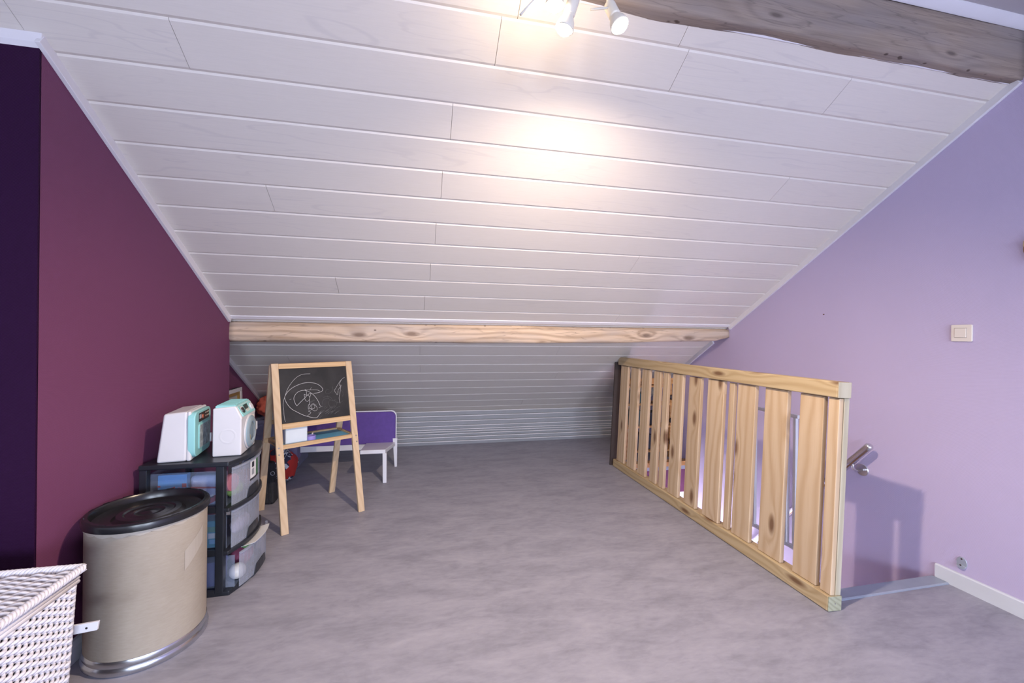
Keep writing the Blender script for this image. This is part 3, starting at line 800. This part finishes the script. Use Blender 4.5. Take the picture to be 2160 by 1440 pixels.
# contents of the drawers
TCX, TCY = (TX0 + TX1) / 2, (TY0 + TY1) / 2
def content_box(name, x0, x1, y0, y1, z0, z1, mat, label, cat, bevel=.003, prints=()):
    t = thing(name, label, cat, ((x0 + x1) / 2, (y0 + y1) / 2, z0), 0, 'toys stored in the drawer tower')
    a, b = (x1 - x0) / 2, (y1 - y0) / 2
    MB().box(-a, a, -b, b, 0, z1 - z0).build('carton', mat, t, bevel=bevel)
    for (u, v, du, dv, rot, c) in prints:     # flat coloured prints on the camera-side face
        cu, sv = math.cos(rot), math.sin(rot)
        P = [(-du, -dv), (du, -dv), (du, dv), (-du, dv)]
        MB().add([(u + p * cu - q * sv, -b - .0006, v + p * sv + q * cu) for p, q in P], [(0, 1, 2, 3)]).build('print', c, t)
    return t
PC = {k: plain('print_' + k, v, .5, var=.05) for k, v in dict(red=(.35, .04, .06, 1), yellow=(.55, .47, .12, 1), white=(.62, .66, .70, 1), pink=(.45, .16, .28, 1), green=(.10, .30, .22, 1), brown=(.28, .15, .06, 1), lblue=(.16, .40, .66, 1)).items()}
blue = plain('game_box_blue', (.09, .33, .70, 1), .4)
zf = .402
content_box('game_box', -1.145, -1.030, TY0 + .042, TY0 + .076, zf, zf + .150, blue, 'blue board game box standing in the top drawer', 'game box',
    prints=[(-.045, .030, .012, .020, .5, PC['yellow']), (-.030, .012, .016, .012, .5, PC['pink']), (-.028, .062, .010, .010, .3, PC['red']), (.0, .085, .014, .008, .3, PC['red']), (.022, .080, .012, .010, .4, PC['pink']), (.048, .100, .009, .009, 0, PC['red']), (.018, .040, .022, .011, .5, PC['white']), (.045, .020, .014, .008, .2, PC['brown']), (-.002, .012, .014, .007, -.1, PC['brown']), (-.052, .100, .006, .004, 0, PC['red']), (.010, .066, .008, .006, .6, PC['green'])])
pou = content_box('zip_pouch', -1.018, -.898, TY0 + .040, TY0 + .100, zf, zf + .140, fabric_crumple('pouch_fabric', (.20, .28, .55, 1), (.58, .62, .74, 1), 16), 'white and blue zip pouch in the top drawer', 'pouch', .016,
    prints=[(.0, .085, .055, .004, -.05, PC['red']), (.032, .028, .026, .013, .45, PC['red']), (.020, .040, .020, .007, .3, PC['white'])])
content_box('toy_carton', -1.00, -.90, TY0 + .040, TY0 + .12, .207, .330, plain('teal_carton', (.05, .30, .42, 1), .5), 'teal toy carton in the middle drawer', 'carton',
    prints=[(.03, .085, .03, .012, 0, PC['green']), (.03, .055, .02, .012, 0, PC['white']), (.035, .028, .02, .010, 0, PC['lblue'])])
content_box('toy_carton', -1.02, -.895, TY0 + .045, TY0 + .13, .024, .135, plain('violet_carton', (.10, .10, .30, 1), .5), 'violet toy carton in the bottom drawer', 'carton')
def blob(name, c, r, mat, label, cat, sq=(1, 1, 1), seed=1, amp=.12, group='toys stored in the drawer tower', sub=16, freq=2.2):
    mb = MB(); nu, nv = sub * 2, sub
    for j in range(nv + 1):
        th = PI * j / nv
        for i in range(nu):
            ph = 2 * PI * i / nu
            d = Vector((math.sin(th) * math.cos(ph), math.sin(th) * math.sin(ph), math.cos(th)))
            k = 1 + amp * noise.fractal(d * freq + Vector((seed, seed, seed)), 1.0, 2.0, 3)
            mb.v.append((d.x * r * k * sq[0], d.y * r * k * sq[1], max(-r * sq[2] * .93, d.z * r * k * sq[2])))
    for j in range(nv):
        for i in range(nu):
            i2 = (i + 1) % nu
            mb.f.append((j * nu + i, (j + 1) * nu + i, (j + 1) * nu + i2, j * nu + i2))
    zmin = min(p[2] for p in mb.v)
    mb.v = [(p[0], p[1], p[2] - zmin) for p in mb.v]
    o = mb.build(name, mat, smooth=True); o.location = c
    return tag(o, label, cat, group)
blob('toy_ball', (-.842, TY0 + .105, .0245), .036, plain('white_ball', (.78, .75, .72, 1), .4), 'white ball in the bottom drawer', 'ball', amp=.0, seed=3)
blob('plush_toy', (-.875, TY0 + .25, .0245), .048, plain('pink_plush', (.48, .12, .22, 1), .8), 'pink soft toy in the bottom drawer', 'plush toy', (1, 1.5, 1), 4)
blob('plush_toy', (-.962, TY0 + .19, .0245), .042, plain('violet_plush', (.16, .12, .36, 1), .8), 'violet soft toy in the bottom drawer', 'plush toy', (1, 1.1, 1.1), 5)
blob('toy_block', (-.835, TY0 + .20, .115), .028, plain('green_toy', (.20, .42, .16, 1), .6), 'green toy on the soft toys in the bottom drawer', 'toy', (1, 1.3, .8), 6).location.z = .125
tr_ = tag(MB().lathe([(.020, 0), (.040, 0), (.040, .02), (.020, .02)], 28, (-.875, TY0 + .090, .490), (1, -.25, 0)).build('ribbon_roll', plain('pink_ribbon', (.60, .22, .26, 1), .5)), 'pink ribbon roll in the top drawer', 'ribbon roll', 'toys stored in the drawer tower')
blob('plush_toy', (-.885, TY0 + .175, .4025), .040, plain('lime_plush', (.30, .46, .14, 1), .8), 'lime green soft toy in the top drawer', 'plush toy', (.9, 1.6, .8), 8)
blob('plush_toy', (-.885, TY0 + .295, .4025), .040, plain('coral_plush', (.60, .20, .18, 1), .8), 'coral soft toy in the top drawer', 'plush toy', (.9, 1.4, 1.1), 9)
blob('plush_toy', (-.875, TY0 + .22, .2075), .038, plain('pale_plush', (.50, .45, .60, 1), .8), 'pale lilac soft toy in the middle drawer', 'plush toy', (.9, 2.2, 1.0), 10)
pm_ = MB(); ys = [-.10 + .03 * k for k in range(8)]
for a, b in zip(ys[:-1], ys[1:]):
    A_, B_ = bow(a, 0, .048), bow(b, 0, .048)
    pm_.hexa([(A_ - .01, a, .170), (A_ + .050, a, .1865), (B_ + .050, b, .1865), (B_ - .01, b, .170), (A_ - .01, a, .172), (A_ + .050, a, .1885), (B_ + .050, b, .1885), (B_ - .01, b, .172)])
pp = pm_.build('paper_sheets', plain('white_paper', (.72, .72, .74, 1), .7))
pp.location = (TCX, TCY, 0); tag(pp, 'white papers sticking out over the bottom drawer front', 'paper')

# ================================================================ toy microwave and toy washing machine
TT = .6125
mw = thing('toy_microwave', 'white and turquoise toy microwave on the drawer tower', 'toy', (-1.086, 2.292, TT), math.radians(8.0))
W, D, H = .118, .070, .225
body = MB()                     # side profile: back leans in, front upright
def lerp(a, b, t): return a + (b - a) * t
nlev = 2
body.hexa([(-D, -W, 0), (D - .028, -W, 0), (D - .028, W, 0), (-D, W, 0), (-D + .022, -W + .010, H - .008), (D - .028, -W + .010, H), (D - .028, W - .010, H), (-D + .022, W - .010, H - .008)])
body.build('body', M['white_pl'], mw, bevel=.010, seg=3)
MB().hexa([(D - .030, -W, .0), (D - .010, -W, .0), (D - .010, W, .0), (D - .030, W, .0), (D - .030, -W + .010, H), (D - .014, -W + .010, H), (D - .014, W - .010, H), (D - .030, W - .010, H)]).build('front_band', M['white_pl'], mw, bevel=.008, seg=3)
def yz(poly): return poly
bez = MB().prism(rrect(-W + .002, W - .010, .012, H - .006, .032, 6), 'X', D - .026, D + .004).build('bezel', M['teal'], mw, bevel=.005, seg=3)
MB().prism(rrect(-W + .046, W - .040, .040, H - .068, .012, 5), 'X', D + .002, D + .0085).build('window_frame', M['teal'], bez, bevel=.003)
MB().prism(rrect(-W + .052, W - .046, .046, H - .074, .010, 5), 'X', D + .0065, D + .0092).build('window', None or (lambda: (lambda t: t)(fabric_crumple('patterned_window', (.0, .01, .02, 1), (.62, .70, .74, 1), 48)))(), bez)
MB().prism(rrect(-W + .050, W - .046, H - .058, H - .018, .004, 3), 'X', D + .003, D + .0055).build('control_panel', plain('dark_panel', (.045, .03, .03, 1), .3), bez)
MB().prism(rrect(-W + .056, -W + .080, H - .044, H - .024, .002, 2), 'X', D + .005, D + .0062).build('button', plain('grey_button', (.40, .42, .44, 1), .4), bez)
MB().lathe([(0, 0), (.010, 0), (.009, .003), (0, .003)], 18, (D + .0052, -W + .098, H - .038), (1, 0, 0), False).build('dial', plain('red_dial', (.50, .14, .08, 1), .4), bez)
for k in range(3):
    for j in range(2): MB().box(D + .005, D + .0062, W - .118 + .020 * k + .02, W - .108 + .020 * k + .02, H - .030 - .016 * j, H - .024 - .016 * j).build('button', plain('cream_button', (.55, .45, .38, 1), .4), bez)
MB().prism(rrect(W - .036, W - .022, .040, .085, .006, 4), 'X', D + .004, D + .014).build('door_handle', M['white_pl'], bez, bevel=.003)

wm = thing('toy_washing_machine', 'white toy washing machine with turquoise top on the drawer tower', 'toy', (-.897, 2.352, TT), math.radians(5.0))
D, W, H = .060, .114, .235
prof = [(-D, 0), (D, 0), (D, .168), (D + .003, .176), (D - .022, H - .004), (D - .030, H), (-D + .004, H - .006), (-D, H - .012)]
MB().prism(prof, 'Y', -W, W).build('body', M['white_pl'], wm, bevel=.007, seg=3)
# slanted turquoise control panel and ridged top
d1 = Vector((D + .003, 0, .176)); d2 = Vector((D - .024, 0, H - .004)); nn_ = Vector((.9, 0, .42)).normalized()
pan = MB()
pan.hexa([d1 + nn_ * -.002 + Vector((0, -W + .016, .006)), d1 + nn_ * .003 + Vector((0, -W + .016, .006)), d1 + nn_ * .003 + Vector((0, W - .016, .006)), d1 + nn_ * -.002 + Vector((0, W - .016, .006)), d2 + nn_ * -.002 + Vector((0, -W + .016, 0)), d2 + nn_ * .003 + Vector((0, -W + .016, 0)), d2 + nn_ * .003 + Vector((0, W - .016, 0)), d2 + nn_ * -.002 + Vector((0, W - .016, 0))])
pano = pan.build('control_panel', M['teal'], wm, bevel=.002)
MB().box(-D + .008, D - .026, -W + .010, W - .010, H - .008, H + .004).build('top_panel', M['teal'], wm, bevel=.003)
for k in range(9): MB().box(-D + .012, D - .032, -W + .018 + .0235 * k, -W + .026 + .0235 * k, H + .003, H + .007).build('top_ridge', M['teal'], wm, bevel=.0015)
def onpan(y, t): return d1.lerp(d2, t) + nn_ * .0032 + Vector((0, y, .003))
def panpatch(y0, y1, t0, t1, mat, name, e=0.0):
    MB().quad(*[onpan(y, t) + nn_ * e for y, t in ((y0, t0), (y1, t0), (y1, t1), (y0, t1))]).build(name, mat, pano)
panpatch(-.085, -.045, .15, .85, M['white_pl'], 'dial_plate')
smooth_by_angle(MB().lathe([(0, 0), (.015, 0), (.014, .005), (0, .006)], 20, onpan(-.065, .52), nn_, False).build('dial', plain('black_dial', (.03, .03, .03, 1), .3), pano))
panpatch(-.030, .030, .12, .88, plain('dark_display', (.03, .05, .05, 1), .25), 'display')
for k in range(3): panpatch(-.022 + .018 * k, -.012 + .018 * k, .25, .5, M['switch'], 'display_icon', .0006)
smooth_by_angle(MB().lathe([(0, 0), (.019, 0), (.018, .006), (0, .008)], 24, onpan(.065, .5), nn_, False).build('knob', M['white_pl'], pano))
dc = (D + .001, .006, .092)
smooth_by_angle(MB().lathe([(.084, 0), (.084, .004), (.078, .006)], 40, dc, (1, 0, 0), False).build('door_seat', M['white_pl'], wm))
door = smooth_by_angle(MB().lathe([(.078, .002), (.078, .010), (.068, .016), (.050, .016), (.046, .010)], 40, dc, (1, 0, 0), False).build('door', plain('grey_blue_ring', (.27, .36, .42, 1), .25), wm))
MB().lathe([(.047, .010), (.034, .020), (.016, .025), (0, .026)], 32, dc, (1, 0, 0), False).build('porthole', M['glass'], door, smooth=True)
MB().lathe([(0, .0), (.046, .0), (.046, .002), (0, .002)], 32, dc, (1, 0, 0), False).build('drum_back', plain('drum_grey', (.10, .13, .15, 1), .4), door)
for k in range(9):
    a = k * .7; MB().box(dc[0] + .004, dc[0] + .010, dc[1] - .02 + .012 * math.cos(a * 2.1) - .004, dc[1] - .02 + .012 * math.cos(a * 2.1) + .004, dc[2] - .030 + .010 * math.sin(a * 1.7), dc[2] - .022 + .010 * math.sin(a * 1.7)).build('bead', plain('yellow_bead', (.55, .40, .10, 1), .4) if k == 0 else bpy.data.materials['yellow_bead'], door)
hl = MB()
for a in ((.0, .020, .016, .021), (.0, .020, -.021, -.016), (.015, .020, -.018, .018)): hl.box(dc[0] + .006, dc[0] + .014, dc[1] + .076 + a[0], dc[1] + .076 + a[1], dc[2] + a[2] + .01, dc[2] + a[3] + .01)
hl.build('door_latch', M['white_pl'], door, bevel=.002)
smooth_by_angle(MB().lathe([(.037, 0), (.034, .0004), (.029, .0004), (.026, 0)], 32, (.004, -W - .0002, .095), (0, -1, 0), False).build('round_relief', M['white_pl'], wm))
MB().box(D - .001, D + .003, W - .04, W - .03, .150, .162).build('badge', M['switch'], wm)

# ================================================================ easel
EA = math.radians(33.2); EH, ED = 1.005, .23
ez = thing('chalkboard_easel', 'beech childrens easel with chalkboard and blue paper tray', 'easel', (-.705, 3.072, 0), EA)
fy = lambda z: -ED * (1 - z / EH)
by = lambda z: ED * (1 - z / EH)
LW, LT = .042, .020
for sx in (-1, 1):
    x = sx * .239
    for fn, nm, sg in ((fy, 'front', -1), (by, 'back', 1)):
        mb = MB(); c = []
        top = EH - (0 if nm == 'front' else .01)
        for z in (0, top):
            y = fn(z) + sg * .012
            c += [(x - LW / 2, y - LT / 2, z), (x + LW / 2, y - LT / 2, z), (x + LW / 2, y + LT / 2, z), (x - LW / 2, y + LT / 2, z)]
        mb.hexa(c); mb.build('leg', M['beech'], ez, bevel=.003)
def frail(z0, z1, x0, x1, fn, sg, mat, name, th=.018, off=0.0, par=None, bevel=.002):
    y0 = fn(z0) + sg * (.012 + off); y1 = fn(z1) + sg * (.012 + off)
    mb = MB().hexa([(x0, y0 - th / 2, z0), (x1, y0 - th / 2, z0), (x1, y0 + th / 2, z0), (x0, y0 + th / 2, z0), (x0, y1 - th / 2, z1), (x1, y1 - th / 2, z1), (x1, y1 + th / 2, z1), (x0, y1 + th / 2, z1)])
    return mb.build(name, mat, par or ez, bevel=bevel)
XI = .239 - LW / 2
frail(EH - .034, EH - .002, -XI, XI, fy, -1, M['beech_h'], 'top_rail')
frail(.600, .632, -XI, XI, fy, -1, M['beech_h'], 'lower_rail')
frail(EH - .044, EH - .012, -XI, XI, by, 1, M['beech_h'], 'top_rail')
frail(.600, .632, -XI, XI, by, 1, M['beech_h'], 'lower_rail')
def chalk_mat():
    t = NT('chalkboard_black'); v = t.coord()
    f = t.noise(v, 7, 4, .6, .5)
    t.color(t.ramp(f, [(.35, (.020, .020, .022)), (.8, (.042, .040, .042))]))
    return t.props(.7, 0, .25)
bd = frail(.632, EH - .034, -XI, XI, fy, -1, chalk_mat(), 'chalkboard', .006, -.003, bevel=0)
frail(.632, EH - .044, -XI, XI, by, 1, plain('white_board', (.62, .62, .6, 1), .5), 'whiteboard', .006, -.003, bevel=0)
# chalk drawing (photo pixels projected on the tilted board plane)
e1 = Vector((math.cos(EA), math.sin(EA), 0)); e2 = Vector((-math.sin(EA), math.cos(EA), 0)); EO = Vector((-.705, 3.072, 0))
nF = e1.cross(e2 * ED + Vector((0, 0, EH))); P0 = EO - e2 * (ED + .0185)
def onboard(cx, cy):
    d = ray(560 + cx / 9.6, 750 + cy / 9.6); t = nF.dot(P0 - CAM) / nF.dot(d); p = CAM + d * t - EO
    return Vector((p.dot(e1), p.dot(e2), p.z))
M['chalk'] = plain('white_chalk', (.50, .49, .50, 1), .9, var=.3, nscale=300)
M['chalk_faint'] = plain('faint_chalk', (.13, .125, .13, 1), .9, var=.3, nscale=300)
def catmull(pts, n=5):
    out = []
    for i in range(len(pts) - 1):
        p = [Vector(pts[max(0, min(len(pts) - 1, i + j))]) for j in (-1, 0, 1, 2)]
        for k in range(n):
            t = k / n
            out.append(.5 * ((2 * p[1]) + (-p[0] + p[2]) * t + (2 * p[0] - 5 * p[1] + 4 * p[2] - p[3]) * t * t + (-p[0] + 3 * p[1] - 3 * p[2] + p[3]) * t ** 3))
    out.append(Vector(pts[-1])); return out
def stroke(pts, wd=.0030, mat='chalk', mb=None, smooth=True):
    own = mb is None; mb = mb or MB()
    P = catmull([(a, b, 0) for a, b in pts]) if smooth and len(pts) > 2 else [Vector((a, b, 0)) for a, b in pts]
    Q = [onboard(p.x, p.y) for p in P]; nl_ = Vector((0, -EH, ED)).normalized()
    for i, q in enumerate(Q):
        t = (Q[min(i + 1, len(Q) - 1)] - Q[max(i - 1, 0)]).normalized(); s = t.cross(nl_) * (wd / 2)
        mb.v += [tuple(q - s), tuple(q + s)]
        if i: o = len(mb.v); mb.f.append((o - 4, o - 3, o - 1, o - 2))
    if own: mb.build('chalk_line', M[mat], bd)
stroke([(905, 365), (760, 375), (640, 430), (540, 530), (460, 650), (410, 770), (370, 900), (358, 1000), (370, 1100), (375, 1200), (390, 1290), (405, 1340)], .0018)
stroke([(970, 765), (1110, 735), (1160, 690), (1130, 630), (1050, 575), (950, 548), (830, 545), (700, 575), (560, 640), (460, 720), (400, 810), (390, 860), (430, 960), (520, 1070), (640, 1140), (740, 1190), (840, 1225), (950, 1250), (1040, 1250), (1090, 1190), (1130, 1140)], .0026)
stroke([(635, 1015), (600, 960), (575, 880), (590, 810), (650, 740), (730, 705), (820, 705), (900, 740), (980, 800), (1050, 890), (1090, 970), (1110, 1020)], .0024)
stroke([(635, 1015), (720, 930), (800, 850), (870, 780), (930, 765)], .0024)
stroke([(810, 690), (940, 690), (1040, 692), (1100, 715)], .0018)
stroke([(790, 850), (810, 900), (850, 925), (885, 890), (890, 830), (850, 800), (800, 840), (785, 780), (830, 800), (825, 720), (795, 675)], .0020)
stroke([(925, 765), (895, 850), (890, 930), (895, 1000)], .0020)
stroke([(905, 1030), (940, 980), (990, 980), (1035, 1030), (1045, 1080), (1015, 1115), (960, 1100), (915, 1060), (870, 1080), (870, 1000), (900, 970)], .0020)
stroke([(950, 990), (990, 1000), (1000, 1040), (970, 1070), (935, 1050), (940, 1000)], .0018)
stroke([(1600, 435), (1530, 490), (1480, 560), (1410, 680), (1395, 705), (1450, 790)], .0016)
stroke([(1540, 480), (1490, 590), (1530, 600), (1475, 690), (1460, 790)], .0018)
stroke([(1530, 590), (1510, 740), (1490, 860), (1510, 960)], .0018)
stroke([(845, 1222), (920, 1150), (870, 1120), (935, 1085), (885, 1050), (910, 1020)], .0018)
stroke([(930, 640), (895, 700)], .0014); stroke([(488, 890), (525, 875)], .0014); stroke([(1080, 1055), (1150, 1020)], .0014)
fm = MB()
for k in range(46):
    cx, cy = random.uniform(1150, 1480), random.uniform(1020, 1180)
    if k > 30: cx, cy = random.uniform(1090, 1190), random.uniform(1130, 1270)
    if k > 38: cx, cy = random.uniform(880, 1040), random.uniform(880, 1120)
    l = random.uniform(15, 50)
    stroke([(cx - l, cy + l * .7), (cx + l, cy - l * .7)], .0012, mb=fm)
for k in range(10):
    cx, cy = random.uniform(1180, 1650), random.uniform(650, 1000); rr_ = random.uniform(40, 120)
    stroke([(cx + rr_ * math.cos(a * .5 + k), cy + rr_ * math.sin(a * .5 + k)) for a in range(5)], .001, mb=fm)
o = fm.build('faint_chalk_marks', M['chalk_faint'], bd); o['kind'] = 'stuff'
# tray between the legs
TZ = .500; ty0, ty1 = fy(TZ) - .002, by(TZ) + .002
tray = MB().box(-.235, .235, ty0 + .004, ty1 - .004, TZ - .010, TZ + .001).build('tray', plain('blue_tray', (.12, .40, .66, 1), .5), ez)
MB().box(-.255, .255, ty0 - .014, ty0 + .006, TZ - .020, TZ + .005).build('tray_rail', M['beech_h'], tray, bevel=.002)
MB().box(-.255, .255, ty1 - .006, ty1 + .014, TZ - .018, TZ + .012).build('tray_rail', M['beech_h'], tray, bevel=.002)
for sx in (-1, 1): MB().box(sx * .226 - .009, sx * .226 + .009, ty0 + .006, ty1 - .006, TZ - .018, TZ + .012).build('tray_rail', M['beech_h'], tray, bevel=.002)
for sx in (-1, 1):
    for fn, sg in ((fy, -1), (by, 1)):
        for dz in (-.045, -.005):
            z = TZ + dz; MB().lathe([(0, 0), (.005, 0), (.004, .003), (0, .0035)], 12, (sx * .245, fn(z) + sg * .0225, z), (0, sg, 0), False).build('bolt', M['screw'], ez)
# white carton, tape roll and chalk on the tray
def E2W(x, y, z): return EO + e1 * x + e2 * y + Vector((0, 0, z))
wb = thing('white_carton', 'white lidless carton standing on the easel tray', 'carton', E2W(-.128, -.030, TZ + .0012), EA)
cw, cdp, ch = .066, .062, .112
cb_ = MB().box(-cw, cw, -cdp, -cdp + .003, 0, ch).box(-cw, cw, cdp - .003, cdp, 0, ch).box(-cw, -cw + .003, -cdp, cdp, 0, ch).box(cw - .003, cw, -cdp, cdp, 0, ch).box(-cw, cw, -cdp, cdp, 0, .003).build('carton', plain('white_card', (.62, .68, .74, 1), .6), wb)
for k in range(7): MB().box(-cw - .0006, -cw, -cdp + .014 + .014 * k, -cdp + .018 + .014 * k, .018, .085).build('printed_line', plain('blue_print', (.30, .36, .58, 1), .6) if k == 0 else bpy.data.materials['blue_print'], wb)
vt = plain('lilac_tape', (.30, .24, .62, 1), .4)
tpz = tag(smooth_by_angle(MB().lathe([(.026, 0), (.030, 0), (.030, .026), (.026, .026), (.026, 0)], 32, caps=False).build('tape_roll', vt)), 'lilac tape roll on the easel tray', 'tape roll')
tpz.location = E2W(-.03, -.065, TZ + .0012)
chk = tag(MB().tube([(0, -.006, 0), (0, .006, .004)], .0045, 10).build('chalk_piece', M['switch']), 'stub of cream chalk resting on the lilac tape roll', 'chalk')
chk.location = E2W(-.012, -.045, TZ + .0315)

# ================================================================ things stored under the slope
bn = thing('childrens_bench', 'small violet bench with white legs under the slope', 'bench', (-.50, 3.77, 0))
b0, b1 = -.50, .300
bp = MB().prism(rrect(b0, b1 - .004, .215, .500, .045, 6, (0, 1, 1, 0)), 'Y', .178, .206).build('backrest', M['violet'], bn, bevel=.006)
MB().prism([(p[0], p[1]) for p in rrect(b0, b1 + .004, .205, .508, .05, 6, (0, 1, 1, 0))], 'Y', .207, .216).build('back_edge', M['white_paint'], bp)
MB().box(b0, .06, .186, .206, .165, .228).build('apron', M['white_paint'], bn, bevel=.002)
MB().hexa([(.045, -.232, .238), (.240, -.232, .238), (.300, .200, .190), (.045, .200, .190), (.045, -.232, .270), (.240, -.232, .270), (.300, .200, .222), (.045, .200, .222)]).build('seat', M['white_paint'], bn, bevel=.004)
MB().hexa([(.222, -.236, 0), (.252, -.236, 0), (.252, -.210, 0), (.222, -.210, 0), (.218, -.236, .24), (.250, -.236, .24), (.250, -.206, .24), (.218, -.206, .24)]).build('leg', M['white_paint'], bn, bevel=.003)
MB().hexa([(.290, .180, 0), (.312, .180, 0), (.312, .206, 0), (.290, .206, 0), (.272, .176, .26), (.312, .176, .26), (.312, .207, .26), (.272, .207, .26)]).build('leg', M['white_paint'], bn, bevel=.003)

# clear storage box with clothes
CX0, CX1, CY0, CY1, CH = -1.385, -1.035, 4.02, 4.44, .445
cl = thing('storage_box', 'clear plastic storage box full of clothes under the slope', 'storage box', ((CX0 + CX1) / 2, (CY0 + CY1) / 2, 0))
a, b = (CX1 - CX0) / 2, (CY1 - CY0) / 2; tt = .003; s_ = .93
def wallq(p, q, r_, s): return MB().quad(p, q, r_, s)
cbx = MB()
bot = [(-a * s_, -b * s_, .004), (a * s_, -b * s_, .004), (a * s_, b * s_, .004), (-a * s_, b * s_, .004)]
top = [(-a, -b, CH), (a, -b, CH), (a, b, CH), (-a, b, CH)]
for i in range(4):
    j = (i + 1) % 4; A, B, C_, D_ = map(Vector, (bot[i], bot[j], top[j], top[i])); n_ = (B - A).cross(D_ - A).normalized() * tt
    cbx.hexa([A, B, B - n_, A - n_, D_, C_, C_ - n_, D_ - n_])
cbx.hexa([Vector(p) - Vector((0, 0, .003)) for p in bot] + [Vector(p) for p in bot])
cbx.build('tub', M['box_clear'], cl)
rm = MB()
for x0, x1, y0, y1 in ((-a - .012, a + .012, -b - .012, -b + .002), (-a - .012, a + .012, b - .002, b + .012), (-a - .012, -a + .002, -b, b), (a - .002, a + .012, -b, b)): rm.box(x0, x1, y0, y1, CH - .030, CH)
rm.build('rim', plain('lilac_grey_rim', (.30, .30, .42, 1), .3), cl, bevel=.003)
gc = [('navy', (.035, .05, .14, 1), (-1.30, 4.21, .012), .10, (.55, 1.5, 1.6)), ('violet', (.32, .12, .50, 1), (-1.135, 4.21, .012), .10, (.75, 1.5, .85)), ('blue', (.04, .16, .60, 1), (-1.16, 4.32, .21), .06, (1.1, 1.0, .9)), ('dusty pink', (.34, .14, .22, 1), (-1.13, 4.15, .21), .065, (1.1, .9, 1.0))]
for nm, c, p, r_, sq in gc:
    blob('folded_garment', p, r_, fabric_crumple(nm + '_cloth', c, tuple(x * 1.9 for x in c[:3]) + (1,), 12), nm + ' garment stuffed into the clear storage box', 'garment', sq, len(nm), .12, 'clothes in the clear storage box')
lidb = MB().box(CX0 - .01, CX1 + .012, CY0 - .012, CY1 + .01, CH + .0005, CH + .012).build('box_lid', M['tub'], None, bevel=.003)
lidb.parent = cl; lidb.location = (-(CX0 + CX1) / 2, -(CY0 + CY1) / 2, 0)

def crumple_bag(name, c, rx, ry, rz, mat, label, cat, seed):
    o = blob(name, c, 1.0, mat, label, cat, (rx, ry, rz), seed, .16, None, 28, 2.6)
    return o
rb = crumple_bag('fabric_bag', (-1.285, 4.13, CH + .0125), .115, .10, .098, M['red_paper'], 'crumpled red fabric bag on top of the clear storage box', 'bag', 21)

def bundle_mat():
    t = NT('navy_red_white_print'); v = t.coord()
    n1 = t.n('ShaderNodeTexVoronoi'); n1.inputs['Scale'].default_value = 10.0
    wv_ = t.n('ShaderNodeVectorMath', operation='ADD'); t.link(v, wv_.inputs[0])
    ns_ = t.n('ShaderNodeTexNoise'); t.link(v, ns_.inputs['Vector']); ns_.inputs['Scale'].default_value = 9
    sc_ = t.n('ShaderNodeVectorMath', operation='SCALE'); t.link(ns_.outputs['Color'], sc_.inputs[0]); sc_.inputs['Scale'].default_value = .12
    t.link(sc_.outputs[0], wv_.inputs[1]); t.link(wv_.outputs[0], n1.inputs['Vector'])
    s = t.n('ShaderNodeSeparateColor'); t.link(n1.outputs['Color'], s.inputs[0])
    red = t.math('GREATER_THAN', s.outputs[0], .60)
    st_ = t.math('SINE', t.math('MULTIPLY', t.noise(wv_.outputs[0], 10, 2, .5, 1.5), 34))
    white = t.math('GREATER_THAN', st_, .62)
    col = t.mix(white, (.018, .020, .050, 1), (.52, .56, .62, 1))
    col = t.mix(red, col, (.40, .022, .018, 1))
    t.color(col); t.bump(t.noise(v, 18, 3), .5, .006)
    return t.props(.75)
bb = blob('patterned_bundle', (-1.085, 3.70, 0), .138, bundle_mat(), 'rolled navy bundle with red and white print behind the easel', 'bundle', (.92, 1.0, 1.05), 31, .10, None, 24, 2.0)
if 'group' in bb: del bb['group']

hb = thing('handbag', 'black leather handbag on the floor behind the drawer tower', 'handbag', (-1.075, 3.28, 0))
MB().hexa([(-.10, -.05, .002), (.095, -.05, .002), (.095, .06, .002), (-.10, .06, .002), (-.085, -.022, .300), (.078, -.022, .290), (.078, .03, .290), (-.085, .03, .300)]).build('body', M['leather'], hb, bevel=.018, seg=3)
MB().hexa([(.060, -.053, .01), (.072, -.054, .01), (.072, .06, .01), (.060, .06, .01), (.048, -.026, .285), (.058, -.026, .285), (.058, .03, .285), (.048, .03, .285)]).build('gusset_seam', M['leather'], hb, bevel=.003)
MB().tube([(.078 + .013 * math.cos(2 * PI * i / 20), -.034 - .002, .215 + .013 * math.sin(2 * PI * i / 20)) for i in range(21)], .0022, 6).build('ring', M['chrome'], hb, smooth=True)
MB().tube([(-.05, 0, .29), (-.045, 0, .36), (0, .0, .385), (.04, 0, .36), (.045, 0, .285)], .007, 8).build('strap', M['leather'], hb, smooth=True)

pf = thing('picture_frame', 'white framed picture with gilt inner edge leaning in the purple recess', 'picture frame', (-1.385, 3.52, 0))
pf.rotation_euler = (0, math.radians(-2.0), 0)
for (y0, y1, z0, z1) in ((-.24, .24, .735, .765), (-.24, .24, .01, .04), (-.24, -.21, .04, .735), (.21, .24, .04, .735)): MB().box(0, .028, y0, y1, z0, z1).build('frame_bar', M['white_paint'], pf, bevel=.003)
gm = plain('gilt', (.46, .30, .10, 1), .4, .4)
for (y0, y1, z0, z1) in ((-.21, .21, .712, .735), (-.21, -.19, .04, .712), (.19, .21, .04, .712)): MB().box(.004, .022, y0, y1, z0, z1).build('gilt_edge', gm, pf)
MB().box(.003, .009, -.19, .19, .04, .712).build('picture', plain('pale_print', (.5, .48, .46, 1), .6, var=.2), pf)
for k in range(7): MB().box(.002 + .001 * (k % 2), .026, -.20 + .062 * k, -.165 + .062 * k, .7652, .768).build('dark_mark', M['black'], pf)
